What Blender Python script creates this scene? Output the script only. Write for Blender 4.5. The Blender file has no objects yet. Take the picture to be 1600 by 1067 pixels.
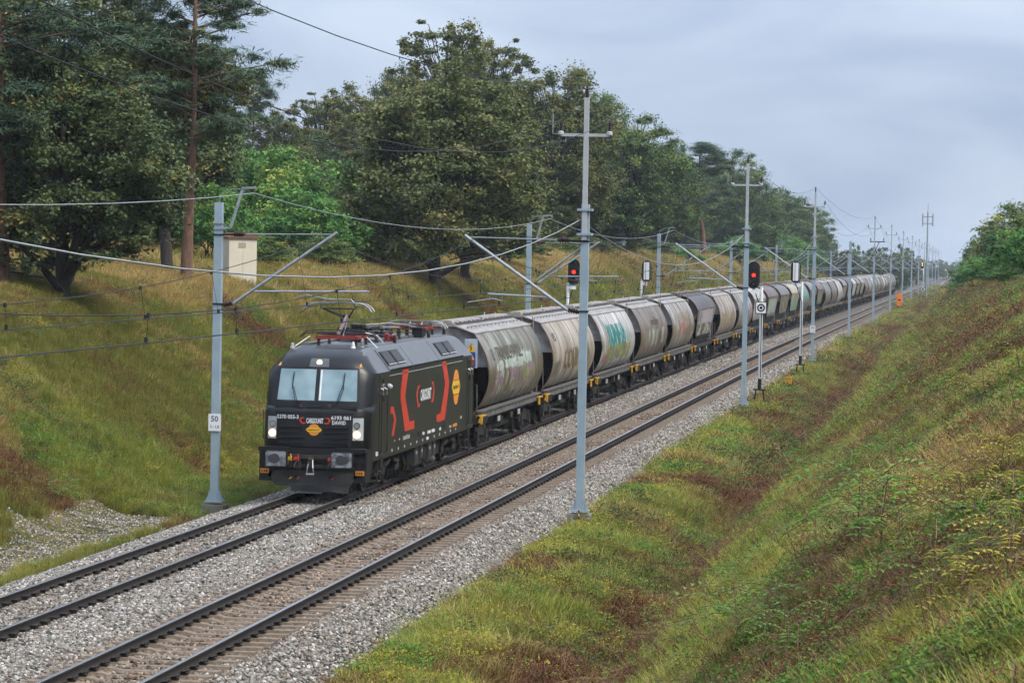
import bpy, bmesh, math, random
import numpy as np
from mathutils import Vector, Matrix
RAD = math.radians
random.seed(7); RNG = np.random.default_rng(7)
SC = bpy.context.scene
COL = SC.collection

# ------------------------------------------------------------------ camera, sky, sun, exposure
FPX, YAW, PITCH, ROLL = 4772.26, -0.14912, -0.031247, 0.018726     # photograph: 1600 x 1067
CAM = np.array([17.1527, 0.0, 6.7538])
_fw = np.array([math.sin(YAW)*math.cos(PITCH), math.cos(YAW)*math.cos(PITCH), math.sin(PITCH)])
_r = np.array([math.cos(YAW), -math.sin(YAW), 0.0]); _u = np.cross(_r, _fw)
_r2 = _r*math.cos(ROLL)+_u*math.sin(ROLL); _u2 = -_r*math.sin(ROLL)+_u*math.cos(ROLL)
cam = bpy.data.objects.new('camera', bpy.data.cameras.new('camera')); COL.objects.link(cam)
cam.data.lens = FPX/1600*36; cam.data.sensor_width = 36; cam.data.clip_start = 0.5; cam.data.clip_end = 9000
cam.matrix_world = Matrix(((_r2[0], _u2[0], -_fw[0], CAM[0]), (_r2[1], _u2[1], -_fw[1], CAM[1]), (_r2[2], _u2[2], -_fw[2], CAM[2]), (0, 0, 0, 1)))
SC.camera = cam
def pix(x, y):                                  # direction of a photograph pixel
    return _fw+_r2*(x-800)/FPX+_u2*(533.5-y)/FPX
def at_X(x, y, X):                              # where the pixel's ray meets the plane X
    d = pix(x, y); return CAM+d*((X-CAM[0])/d[0])
def at_Y(x, y, Y):
    d = pix(x, y); return CAM+d*(Y/d[1])
def proj(P):
    d = np.asarray(P, float)-CAM; z = d@_fw
    return 800+FPX*(d@_r2)/z, 533.5-FPX*(d@_u2)/z

SUN_EL, SUN_AZ = RAD(48), RAD(115)              # azimuth clockwise from +Y: the sun stands behind the camera, off to one side
w = bpy.data.worlds.new('World'); SC.world = w; w.use_nodes = True
nt = w.node_tree; nt.nodes.clear()
def N(t, kind, **kw):
    n = t.nodes.new(kind)
    for k, v in kw.items(): setattr(n, k, v)
    return n
out = N(nt, 'ShaderNodeOutputWorld'); bg1 = N(nt, 'ShaderNodeBackground'); bg2 = N(nt, 'ShaderNodeBackground'); ad = N(nt, 'ShaderNodeAddShader')
sky = N(nt, 'ShaderNodeTexSky', sky_type='NISHITA', sun_disc=False, sun_elevation=SUN_EL, sun_rotation=SUN_AZ)
bg1.inputs[1].default_value = 0.004
nt.links.new(sky.outputs[0], bg1.inputs[0])
# the overcast deck: brighter towards the zenith, as overcast skies are, with soft cloud structure
tc = N(nt, 'ShaderNodeTexCoord'); sx = N(nt, 'ShaderNodeSeparateXYZ'); nt.links.new(tc.outputs['Generated'], sx.inputs[0])
mp = N(nt, 'ShaderNodeMapping'); mp.inputs['Scale'].default_value = (3.0, 3.0, 8.0); nt.links.new(tc.outputs['Generated'], mp.inputs[0])
nz = N(nt, 'ShaderNodeTexNoise'); nz.inputs['Scale'].default_value = 2.6; nz.inputs['Detail'].default_value = 5; nz.inputs['Roughness'].default_value = .5; nz.inputs['Distortion'].default_value = .5
nt.links.new(mp.outputs[0], nz.inputs[0])
rp = N(nt, 'ShaderNodeValToRGB'); e = rp.color_ramp.elements
e[0].position = .34; e[0].color = (.128, .162, .222, 1); e[1].position = .68; e[1].color = (.198, .228, .282, 1)
nt.links.new(nz.outputs[0], rp.inputs[0])
ma = N(nt, 'ShaderNodeMath', operation='MULTIPLY_ADD', use_clamp=False); ma.inputs[1].default_value = 2.0; ma.inputs[2].default_value = 1.0
mx0 = N(nt, 'ShaderNodeMath', operation='MAXIMUM'); mx0.inputs[1].default_value = 0.0
nt.links.new(sx.outputs[2], mx0.inputs[0]); nt.links.new(mx0.outputs[0], ma.inputs[0])
nt.links.new(rp.outputs[0], bg2.inputs[0]); nt.links.new(ma.outputs[0], bg2.inputs[1])
nt.links.new(bg1.outputs[0], ad.inputs[0]); nt.links.new(bg2.outputs[0], ad.inputs[1]); nt.links.new(ad.outputs[0], out.inputs[0])

sun = bpy.data.objects.new('sun', bpy.data.lights.new('sun', 'SUN')); COL.objects.link(sun)
sun.data.energy = 1.5; sun.data.angle = RAD(22); sun.data.color = (1, .93, .80)
_sd = Vector((math.sin(SUN_AZ)*math.cos(SUN_EL), math.cos(SUN_AZ)*math.cos(SUN_EL), math.sin(SUN_EL)))
sun.rotation_euler = _sd.to_track_quat('Z', 'Y').to_euler()
SC.view_settings.view_transform = 'Standard'; SC.view_settings.look = 'None'; SC.view_settings.gamma = 1; SC.view_settings.exposure = 1.45
SC.cycles.use_denoising = True; SC.cycles.max_bounces = 6; SC.cycles.diffuse_bounces = 2; SC.cycles.glossy_bounces = 2; SC.cycles.transparent_max_bounces = 6
SC.cycles.transmission_bounces = 3; SC.cycles.volume_bounces = 1; SC.cycles.use_adaptive_sampling = True; SC.cycles.adaptive_threshold = .03; SC.cycles.caustics_reflective = False
SC.cycles.sample_clamp_indirect = 6

# ------------------------------------------------------------------ helpers
class MB:
    def __init__(s): s.v = []; s.f = []; s.m = []; s.mi = 0
    def add(s, vs, fs):
        n = len(s.v); s.v += [tuple(map(float, v)) for v in vs]; s.f += [[i+n for i in f] for f in fs]; s.m += [s.mi]*len(fs); return s
    def box(s, x0, x1, y0, y1, z0, z1):
        return s.add([(x0, y0, z0), (x1, y0, z0), (x1, y1, z0), (x0, y1, z0), (x0, y0, z1), (x1, y0, z1), (x1, y1, z1), (x0, y1, z1)],
                     [(0, 3, 2, 1), (4, 5, 6, 7), (0, 1, 5, 4), (1, 2, 6, 5), (2, 3, 7, 6), (3, 0, 4, 7)])
    def beam(s, p0, p1, a, b, up=(0, 0, 1)):
        p0 = Vector(p0); p1 = Vector(p1); d = (p1-p0).normalized(); u = Vector(up)
        if abs(d.dot(u)) > .98: u = Vector((1, 0, 0))
        r = d.cross(u).normalized()*a/2; t = r.cross(d).normalized()*b/2
        vs = [p+q for p in (p0, p1) for q in (-r-t, r-t, r+t, -r+t)]
        return s.add(vs, [(3, 2, 1, 0), (4, 5, 6, 7), (0, 1, 5, 4), (1, 2, 6, 5), (2, 3, 7, 6), (3, 0, 4, 7)])
    def cyl(s, p0, p1, r0, r1=None, n=10, caps=True):
        r1 = r0 if r1 is None else r1
        p0 = Vector(p0); p1 = Vector(p1); d = (p1-p0).normalized(); u = Vector((0, 0, 1)) if abs(d.z) < .95 else Vector((1, 0, 0))
        a = d.cross(u).normalized(); b = d.cross(a).normalized(); vs = []
        for p, r in ((p0, r0), (p1, r1)):
            for i in range(n):
                t = 2*math.pi*i/n; vs.append(p+a*(r*math.cos(t))+b*(r*math.sin(t)))
        fs = [(i, n+i, n+(i+1) % n, (i+1) % n) for i in range(n)]
        if caps: fs += [tuple(range(n)), tuple(range(2*n-1, n-1, -1))]
        return s.add(vs, fs)
    def tube(s, pts, r, n=6, r1=None, caps=True):
        pts = [Vector(p) for p in pts]; m = len(pts); vs = []; fs = []
        u = None
        for i, p in enumerate(pts):
            d = (pts[min(i+1, m-1)]-pts[max(i-1, 0)]).normalized()
            if u is None: u = Vector((0, 0, 1)) if abs(d.z) < .9 else Vector((1, 0, 0))
            a = d.cross(u)
            a = a.normalized() if a.length > 1e-6 else d.orthogonal().normalized()
            b = d.cross(a).normalized(); rr = r if r1 is None else r+(r1-r)*i/(m-1)
            vs += [p+a*(rr*math.cos(2*math.pi*k/n))+b*(rr*math.sin(2*math.pi*k/n)) for k in range(n)]
        for i in range(m-1):
            fs += [(i*n+k, (i+1)*n+k, (i+1)*n+(k+1) % n, i*n+(k+1) % n) for k in range(n)]
        if caps: fs += [tuple(range(n)), tuple(range(m*n-1, (m-1)*n-1, -1))]
        return s.add(vs, fs)
    def prism(s, poly, axis, a, b):
        def P(u, v, t): return {'y': (u, t, v), 'x': (t, u, v), 'z': (u, v, t)}[axis]
        n = len(poly); vs = [P(u, v, a) for u, v in poly]+[P(u, v, b) for u, v in poly]
        return s.add(vs, [tuple(range(n)), tuple(range(2*n-1, n-1, -1))]+[(i, n+i, n+(i+1) % n, (i+1) % n) for i in range(n)])
    def lathe(s, prof, c, d, n=12):                 # prof: (radius, distance along d)
        c = Vector(c); d = Vector(d).normalized(); u = Vector((0, 0, 1)) if abs(d.z) < .95 else Vector((1, 0, 0))
        a = d.cross(u).normalized(); b = d.cross(a).normalized(); vs = []; fs = []
        for r, t in prof:
            vs += [c+d*t+a*(r*math.cos(2*math.pi*k/n))+b*(r*math.sin(2*math.pi*k/n)) for k in range(n)]
        for i in range(len(prof)-1):
            fs += [(i*n+k, (i+1)*n+k, (i+1)*n+(k+1) % n, i*n+(k+1) % n) for k in range(n)]
        fs += [tuple(range(n)), tuple(range(len(prof)*n-1, (len(prof)-1)*n-1, -1))]
        return s.add(vs, fs)
    def grid(s, fn, us, vs_):
        nu, nv = len(us), len(vs_)
        return s.add([fn(u, v) for u in us for v in vs_], [(i*nv+j, (i+1)*nv+j, (i+1)*nv+j+1, i*nv+j+1) for i in range(nu-1) for j in range(nv-1)])
    def mesh(s, name, mats, smooth=None, fixn=True):
        me = bpy.data.meshes.new(name); me.from_pydata(s.v, [], s.f)
        for m in (mats if isinstance(mats, (list, tuple)) else [mats]): me.materials.append(m)
        me.polygons.foreach_set('material_index', s.m)
        if fixn:
            b = bmesh.new(); b.from_mesh(me); bmesh.ops.recalc_face_normals(b, faces=b.faces); b.to_mesh(me); b.free()
        if smooth:
            me.polygons.foreach_set('use_smooth', [True]*len(me.polygons)); me.set_sharp_from_angle(angle=RAD(smooth))
        me.update(); return me
    def build(s, name, mats, parent=None, loc=(0, 0, 0), smooth=None, fixn=True):
        return put(name, s.mesh(name, mats, smooth, fixn), parent, loc)
def put(name, me, parent=None, loc=(0, 0, 0), rz=0.0, scale=None):
    o = bpy.data.objects.new(name, me); COL.objects.link(o); o.location = loc
    if rz: o.rotation_euler = (0, 0, rz)
    if scale is not None: o.scale = scale if hasattr(scale, '__len__') else (scale,)*3
    if parent: o.parent = parent
    return o
def tag(o, label=None, cat=None, group=None, kind=None):
    for k, v in (('label', label), ('category', cat), ('group', group), ('kind', kind)):
        if v: o[k] = v
    return o
def thing(name, label, cat, loc=(0, 0, 0), group=None, rz=0.0):
    o = bpy.data.objects.new(name, None); COL.objects.link(o); o.location = loc; o.rotation_euler = (0, 0, rz); o.empty_display_size = .3
    return tag(o, label, cat, group)
KIDS = {}
def copy_tree(o, parent=None):
    c = o.copy(); COL.objects.link(c); c.parent = parent
    for ch in list(o.children): copy_tree(ch, c)
    return c
def np_mesh(name, V, F, mats, attrs=None, smooth=False, mi=None):
    """V (n,3), F (m,k) index array of one polygon size"""
    me = bpy.data.meshes.new(name); n = len(V); m, k = F.shape
    me.vertices.add(n); me.vertices.foreach_set('co', np.ascontiguousarray(V, np.float32).ravel())
    me.loops.add(m*k); me.loops.foreach_set('vertex_index', np.ascontiguousarray(F, np.int32).ravel())
    me.polygons.add(m); me.polygons.foreach_set('loop_start', np.arange(0, m*k, k, dtype=np.int32))
    me.polygons.foreach_set('loop_total', np.full(m, k, np.int32))
    if smooth: me.polygons.foreach_set('use_smooth', np.ones(m, bool))
    for mt in (mats if isinstance(mats, (list, tuple)) else [mats]): me.materials.append(mt)
    if mi is not None: me.polygons.foreach_set('material_index', np.asarray(mi, np.int32))
    for nm, arr in (attrs or {}).items():
        a = me.attributes.new(nm, 'FLOAT', 'POINT'); a.data.foreach_set('value', np.asarray(arr, np.float32))
    me.update(calc_edges=True); me.validate(); return me

# smooth value noise for numpy, 2-D
_perm = RNG.random((256, 256))
def vnoise(x, y, s=1.0):
    x = np.asarray(x, float)/s; y = np.asarray(y, float)/s
    xi = np.floor(x).astype(int); yi = np.floor(y).astype(int); fx = x-xi; fy = y-yi
    fx = fx*fx*(3-2*fx); fy = fy*fy*(3-2*fy)
    g = lambda a, b: _perm[a % 256, b % 256]
    return (g(xi, yi)*(1-fx)+g(xi+1, yi)*fx)*(1-fy)+(g(xi, yi+1)*(1-fx)+g(xi+1, yi+1)*fx)*fy
def fbm(x, y, s=1.0): return .5*vnoise(x, y, s)+.3*vnoise(x+31, y+17, s/2.1)+.2*vnoise(x+91, y+57, s/4.3)
def sstep(a, b, x): t = np.clip((np.asarray(x, float)-a)/(b-a), 0, 1); return t*t*(3-2*t)

# ------------------------------------------------------------------ materials
def new_mat(name):
    m = bpy.data.materials.new(name); m.use_nodes = True; t = m.node_tree
    return m, t, t.nodes['Principled BSDF']
def lin(c): return (c[0], c[1], c[2], 1)
def MAT(name, c, rough=.6, metal=0.0, c2=None, scale=2.0, lo=.35, hi=.65, bump=0.0, bscale=30., spec=.4, emit=None, estr=0, stretch=(1, 1, 1), detail=5, coat=0):
    m, t, b = new_mat(name)
    b.inputs['Roughness'].default_value = rough; b.inputs['Metallic'].default_value = metal; b.inputs['Specular IOR Level'].default_value = spec
    if coat: b.inputs['Coat Weight'].default_value = coat; b.inputs['Coat Roughness'].default_value = .12
    g = N(t, 'ShaderNodeNewGeometry'); mp = N(t, 'ShaderNodeMapping'); mp.inputs['Scale'].default_value = stretch; t.links.new(g.outputs['Position'], mp.inputs[0])
    if c2 is None: c2 = tuple(x*.72 for x in c)
    n = N(t, 'ShaderNodeTexNoise'); n.inputs['Scale'].default_value = scale; n.inputs['Detail'].default_value = detail; n.inputs['Roughness'].default_value = .62
    t.links.new(mp.outputs[0], n.inputs[0])
    r = N(t, 'ShaderNodeValToRGB'); e = r.color_ramp.elements; e[0].position = lo; e[1].position = hi; e[0].color = lin(c2); e[1].color = lin(c)
    t.links.new(n.outputs[0], r.inputs[0]); t.links.new(r.outputs[0], b.inputs['Base Color'])
    if bump:
        n2 = N(t, 'ShaderNodeTexNoise'); n2.inputs['Scale'].default_value = bscale; n2.inputs['Detail'].default_value = 4; t.links.new(g.outputs['Position'], n2.inputs[0])
        bp = N(t, 'ShaderNodeBump'); bp.inputs['Strength'].default_value = bump; bp.inputs['Distance'].default_value = .02
        t.links.new(n2.outputs[0], bp.inputs['Height']); t.links.new(bp.outputs[0], b.inputs['Normal'])
    if emit: b.inputs['Emission Color'].default_value = lin(emit); b.inputs['Emission Strength'].default_value = estr
    return m
def text_mesh(body, w=None, h=None, bold=.0, squeeze=True):
    """flat text in (u, v), centred, scaled to w x h; returns verts, tris"""
    cu = bpy.data.curves.new('txt', 'FONT'); cu.body = body; cu.offset = bold; cu.resolution_u = 2
    ob = bpy.data.objects.new('txt', cu); COL.objects.link(ob); bpy.context.view_layer.update()
    me = bpy.data.meshes.new_from_object(ob.evaluated_get(bpy.context.evaluated_depsgraph_get()))
    b = bmesh.new(); b.from_mesh(me); bmesh.ops.triangulate(b, faces=b.faces)
    V = np.array([v.co[:2] for v in b.verts]); F = [[v.index for v in f.verts] for f in b.faces]
    b.free(); bpy.data.objects.remove(ob); bpy.data.curves.remove(cu); bpy.data.meshes.remove(me)
    mn, mx = V.min(0), V.max(0); V = V-(mn+mx)/2; sz = mx-mn
    if w and h: V = V*np.array([w/sz[0], h/sz[1]])
    elif w: V = V*(w/sz[0])
    elif h: V = V*(h/sz[1])
    return V, F
# ------------------------------------------------------------------ terrain
def dip(Y): Y = np.asarray(Y, float); return -.0039*30*np.logaddexp(0, (Y-210)/30)
XS = np.array([(-1300, 9.5), (-120, 8.6), (-45, 7.0), (-24, 6.1), (-16, 5.45), (-13.2, 4.9), (-11.8, 4.25), (-5.6, -.42), (-4.6, -.6), (-3.2, -.68), (-2.6, -.8), (6.5, -.95), (7.2, -.78), (8.2, -.92), (9.4, -1.3), (10.1, -1.85), (10.6, -1.8), (11.3, -1.2), (17.6, 3.7), (19.6, 5.0), (21.5, 5.7), (30, 6.3), (120, 7.5), (1300, 9)])
def cut_scale(X, Y):
    k = 1+.15*sstep(130, 260, Y)*(np.asarray(X) < 0)
    return k*(1-.72*sstep(420, 720, Y))
def H(X, Y):
    X = np.asarray(X, float); Y = np.asarray(Y, float)
    z = sum(np.interp(X+o, XS[:, 0], XS[:, 1]) for o in (-.35, 0, .35))/3
    z = np.where(z > 0, z*cut_scale(X, Y), z)
    m = sstep(-3.3, -5.0, X)+sstep(7.0, 8.6, X); big = sstep(-14, -40, X)+sstep(22, 50, X)
    z = z+m*((fbm(X, Y, 3.1)-.5)*(.42+.35*(X > 8))+(vnoise(X+5, Y+9, .7)-.5)*.10+big*(fbm(X, Y, 26)-.5)*1.2)
    return z+dip(Y)
def h1(X, Y): return float(H(X, Y))
def axis_steps(spans):
    o = []
    for a, b, n in spans: o += list(np.linspace(a, b, n, endpoint=False))
    return np.array(o+[spans[-1][1]])
gx = axis_steps([(-1300, -120, 8), (-120, -30, 18), (-30, -16, 20), (-16, -3, 52), (-3, 7, 12), (7, 22, 60), (22, 40, 16), (40, 140, 12), (140, 1300, 8)])
gy = axis_steps([(-60, 14, 12), (14, 90, 170), (90, 180, 120), (180, 320, 90), (320, 700, 90), (700, 1500, 40), (1500, 4200, 18)])
GX, GY = np.meshgrid(gx, gy, indexing='ij'); V = np.stack([GX, GY, H(GX, GY)], -1).reshape(-1, 3)
ny = len(gy); ii, jj = np.meshgrid(np.arange(len(gx)-1), np.arange(ny-1), indexing='ij')
F = np.stack([ii*ny+jj, (ii+1)*ny+jj, (ii+1)*ny+jj+1, ii*ny+jj+1], -1).reshape(-1, 4)
m_ground, t, b = new_mat('soil_and_turf'); b.inputs['Roughness'].default_value = .95; b.inputs['Specular IOR Level'].default_value = .1
g = N(t, 'ShaderNodeNewGeometry'); n1 = N(t, 'ShaderNodeTexNoise'); n1.inputs['Scale'].default_value = .5; n1.inputs['Detail'].default_value = 8; n1.inputs['Roughness'].default_value = .65
n2 = N(t, 'ShaderNodeTexNoise'); n2.inputs['Scale'].default_value = 7; n2.inputs['Detail'].default_value = 6
r1 = N(t, 'ShaderNodeValToRGB'); e = r1.color_ramp.elements; e[0].position = .36; e[0].color = (.035, .024, .012, 1); e[1].position = .66; e[1].color = (.135, .10, .038, 1)
e2 = e.new(.5); e2.color = (.07, .068, .018, 1)
r2 = N(t, 'ShaderNodeValToRGB'); e = r2.color_ramp.elements; e[0].position = .35; e[0].color = (.5, .5, .5, 1); e[1].position = .7; e[1].color = (1.5, 1.5, 1.4, 1)
mxn = N(t, 'ShaderNodeMix', data_type='RGBA', blend_type='MULTIPLY'); mxn.inputs[0].default_value = 1
for a, c in ((g.outputs['Position'], n1.inputs[0]), (g.outputs['Position'], n2.inputs[0]), (n1.outputs[0], r1.inputs[0]), (n2.outputs[0], r2.inputs[0]), (r1.outputs[0], mxn.inputs[6]), (r2.outputs[0], mxn.inputs[7]), (mxn.outputs[2], b.inputs['Base Color'])): t.links.new(a, c)
bp = N(t, 'ShaderNodeBump'); bp.inputs['Strength'].default_value = .7; bp.inputs['Distance'].default_value = .08; t.links.new(n2.outputs[0], bp.inputs['Height']); t.links.new(bp.outputs[0], b.inputs['Normal'])
tag(put('ground', np_mesh('ground', V, F, m_ground, smooth=True)), kind='structure')

# ------------------------------------------------------------------ ballast bed
BX = np.array([(-3.15, -.86), (-2.9, -.66), (-1.85, -.25), (-1.5, -.205), (-.9, -.2), (.9, -.2), (1.5, -.195), (1.9, -.15), (2.25, -.2), (2.65, -.245), (3.1, -.25), (4.9, -.25), (5.45, -.25), (5.7, -.29), (6.55, -.80), (6.85, -1.02)])
def HB(X, Y): return np.interp(X, BX[:, 0], BX[:, 1])+(vnoise(X, Y, .45)-.5)*.05+(vnoise(X+40, Y, 2.3)-.5)*.05+dip(Y)
bx = axis_steps([(-3.15, 6.85, 80)]); by = axis_steps([(40, 120, 320), (120, 260, 140), (260, 700, 80), (700, 1900, 40)])
GX, GY = np.meshgrid(bx, by, indexing='ij'); edge = (vnoise(GX*0, GY, 1.7)-.5)*.25*((GX < -2.6) | (GX > 6.2))
V = np.stack([GX+edge, GY, HB(GX, GY)], -1).reshape(-1, 3); ny = len(by)
ii, jj = np.meshgrid(np.arange(len(bx)-1), np.arange(ny-1), indexing='ij')
F = np.stack([ii*ny+jj, (ii+1)*ny+jj, (ii+1)*ny+jj+1, ii*ny+jj+1], -1).reshape(-1, 4)
def stone_colour(t, b, rnd, pos):
    """broken granite: white-grey, warm grey and pinkish pieces; rust dust lies along the wheel paths"""
    r = N(t, 'ShaderNodeValToRGB'); el = r.color_ramp.elements
    for p, c in ((0, (.035, .032, .028)), (.16, (.12, .11, .095)), (.42, (.205, .19, .165)), (.62, (.285, .27, .24)), (.8, (.215, .15, .105)), (1, (.55, .54, .51))):
        q = el[0] if p == 0 else (el[len(el)-1] if p == 1 else el.new(p)); q.position = p; q.color = lin(c)
    t.links.new(rnd, r.inputs[0])
    sp = N(t, 'ShaderNodeSeparateXYZ'); t.links.new(pos, sp.inputs[0])
    def band(c, wd):
        s = N(t, 'ShaderNodeMath', operation='SUBTRACT'); s.inputs[1].default_value = c; t.links.new(sp.outputs[0], s.inputs[0])
        a = N(t, 'ShaderNodeMath', operation='ABSOLUTE'); t.links.new(s.outputs[0], a.inputs[0])
        q = N(t, 'ShaderNodeMapRange'); q.inputs[1].default_value = wd; q.inputs[2].default_value = wd*.55; q.inputs[3].default_value = 0; q.inputs[4].default_value = 1; t.links.new(a.outputs[0], q.inputs[0]); return q.outputs[0]
    k = N(t, 'ShaderNodeMath', operation='MAXIMUM'); h = N(t, 'ShaderNodeMath', operation='MULTIPLY'); h.inputs[1].default_value = .3
    t.links.new(band(0, 1.3), h.inputs[0]); t.links.new(h.outputs[0], k.inputs[0]); t.links.new(band(4, 1.75), k.inputs[1])
    nn = N(t, 'ShaderNodeTexNoise'); nn.inputs['Scale'].default_value = 1.3; t.links.new(pos, nn.inputs[0])
    k2 = N(t, 'ShaderNodeMath', operation='MULTIPLY'); t.links.new(k.outputs[0], k2.inputs[0]); t.links.new(nn.outputs[0], k2.inputs[1])
    k3 = N(t, 'ShaderNodeMath', operation='MULTIPLY', use_clamp=True); k3.inputs[1].default_value = 1.5; t.links.new(k2.outputs[0], k3.inputs[0])
    mx = N(t, 'ShaderNodeMix', data_type='RGBA', blend_type='MULTIPLY'); mx.inputs[7].default_value = (.66, .50, .38, 1)
    t.links.new(k3.outputs[0], mx.inputs[0]); t.links.new(r.outputs[0], mx.inputs[6]); return mx.outputs[2]
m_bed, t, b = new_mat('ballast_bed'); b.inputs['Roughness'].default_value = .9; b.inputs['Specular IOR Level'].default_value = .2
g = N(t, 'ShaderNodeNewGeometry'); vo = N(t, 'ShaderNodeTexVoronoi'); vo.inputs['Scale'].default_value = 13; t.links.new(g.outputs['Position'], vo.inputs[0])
sc = N(t, 'ShaderNodeSeparateColor'); t.links.new(vo.outputs['Color'], sc.inputs[0]); gap_shade = N(t, 'ShaderNodeMix', data_type='RGBA', blend_type='MULTIPLY'); gap_shade.inputs[0].default_value = 1; gap_shade.inputs[7].default_value = (.62, .60, .57, 1); t.links.new(stone_colour(t, b, sc.outputs[0], g.outputs['Position']), gap_shade.inputs[6]); t.links.new(gap_shade.outputs[2], b.inputs['Base Color'])  # bed colour darkened to paint in the shade of gaps between stones
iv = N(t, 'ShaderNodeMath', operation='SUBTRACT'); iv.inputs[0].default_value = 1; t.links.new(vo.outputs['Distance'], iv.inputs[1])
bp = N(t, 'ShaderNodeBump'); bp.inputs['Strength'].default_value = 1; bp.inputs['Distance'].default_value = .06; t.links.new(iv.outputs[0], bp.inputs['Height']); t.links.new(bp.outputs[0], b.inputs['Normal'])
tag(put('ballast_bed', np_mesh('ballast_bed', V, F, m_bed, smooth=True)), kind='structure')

# ------------------------------------------------------------------ scatter of uncountable small pieces (geometry nodes)
def scatter(name, src, P, rot, scl):
    P = np.asarray(P, np.float32); me = bpy.data.meshes.new(name); me.vertices.add(len(P)); me.vertices.foreach_set('co', P.ravel())
    a = me.attributes.new('rot', 'FLOAT_VECTOR', 'POINT'); a.data.foreach_set('vector', np.asarray(rot, np.float32).ravel())
    scl = np.asarray(scl, np.float32); scl = np.repeat(scl[:, None], 3, 1) if scl.ndim == 1 else scl
    a = me.attributes.new('scl', 'FLOAT_VECTOR', 'POINT'); a.data.foreach_set('vector', scl.ravel())
    so = bpy.data.objects.new(name+'_piece', src)
    gt = bpy.data.node_groups.new(name+'_scatter', 'GeometryNodeTree')
    gt.interface.new_socket('Geometry', in_out='INPUT', socket_type='NodeSocketGeometry'); gt.interface.new_socket('Geometry', in_out='OUTPUT', socket_type='NodeSocketGeometry')
    gi = gt.nodes.new('NodeGroupInput'); go = gt.nodes.new('NodeGroupOutput'); ip = gt.nodes.new('GeometryNodeInstanceOnPoints'); oi = gt.nodes.new('GeometryNodeObjectInfo')
    oi.inputs['Object'].default_value = so; oi.inputs['As Instance'].default_value = True
    at = []
    for nm in ('rot', 'scl'):
        q = gt.nodes.new('GeometryNodeInputNamedAttribute'); q.data_type = 'FLOAT_VECTOR'; q.inputs['Name'].default_value = nm; at.append(q)
    e2r = gt.nodes.new('FunctionNodeEulerToRotation')
    L = gt.links.new
    L(gi.outputs[0], ip.inputs['Points']); L(oi.outputs['Geometry'], ip.inputs['Instance']); L(at[0].outputs[0], e2r.inputs[0]); L(e2r.outputs[0], ip.inputs['Rotation']); L(at[1].outputs[0], ip.inputs['Scale']); L(ip.outputs[0], go.inputs[0])
    o = put(name, me); o.modifiers.new('scatter', 'NODES').node_group = gt; return tag(o, kind='stuff')
def rocks(seed, squash=.7):
    r = np.random.default_rng(seed); bm = bmesh.new(); bmesh.ops.create_icosphere(bm, subdivisions=1, radius=.5)
    for v in bm.verts: v.co = Vector((v.co.x*(.8+.5*r.random()), v.co.y*(.8+.5*r.random()), v.co.z*squash*(.8+.5*r.random())))
    me = bpy.data.meshes.new('stone'); bm.to_mesh(me); bm.free(); return me
m_stone, t, b = new_mat('crushed_granite'); b.inputs['Roughness'].default_value = .88; b.inputs['Specular IOR Level'].default_value = .25
oi = N(t, 'ShaderNodeObjectInfo'); g = N(t, 'ShaderNodeNewGeometry'); t.links.new(stone_colour(t, b, oi.outputs['Random'], g.outputs['Position']), b.inputs['Base Color'])
def in_view(X, Y, Z, mx=30, my=40):
    d = np.stack([X, Y, Z], -1)-CAM; z = d@_fw; px = 800+FPX*(d@_r2)/z; py = 533.5-FPX*(d@_u2)/z
    return (z > 1) & (px > -mx) & (px < 1600+mx) & (py > -my) & (py < 1067+my*3)
def strew(n, x0, x1, y0, y1, hf):
    X = RNG.uniform(x0, x1, n); Y = RNG.uniform(y0, y1, n); Z = hf(X, Y); k = in_view(X, Y, Z, 120, 60); return X[k], Y[k], Z[k]
for k in range(3):
    src = rocks(20+k); src.materials.append(m_stone); Ps = []; Ss = []
    for (n, x0, x1, y0, y1, s0, s1, hf) in ((52000, -3.1, 6.75, 42, 100, .045, .085, HB), (34000, -3.1, 6.75, 100, 175, .06, .10, HB), (16000, -3.1, 6.75, 175, 290, .08, .13, HB), (5200, -6.9, -3.0, 54, 79, .03, .06, H)):
        X, Y, Z = strew(n, x0, x1, y0, y1, hf)
        if hf is H:
            q = fbm(X, Y, 2.4)+.55*sstep(-6.4, -5.2, X)*sstep(-3.2, -3.9, X) > .70; X, Y, Z = X[q], Y[q], Z[q]
        else:      # rails and sleeper tops stay clear of stones
            sl = np.abs((Y-44) % .6-.3) < .13; on2 = (np.abs(X-4) < 1.3) & sl; onr = np.zeros(len(X), bool)
            for rx in (-.75, .75, 3.25, 4.75): onr |= np.abs(X-rx) < .13
            on1 = (np.abs(X) < 1.3) & sl & (RNG.random(len(X)) < .5)
            q = ~(on2 | onr | on1); X, Y, Z = X[q], Y[q], Z[q]
        s = RNG.uniform(s0, s1, len(X)); Ps.append(np.stack([X, Y, Z+s*.12], -1)); Ss.append(s)
    P = np.concatenate(Ps); s = np.concatenate(Ss)
    scatter('ballast_stones', src, P, RNG.uniform(0, 6.28, (len(P), 3))*[.12, .12, 1], s)

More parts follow.
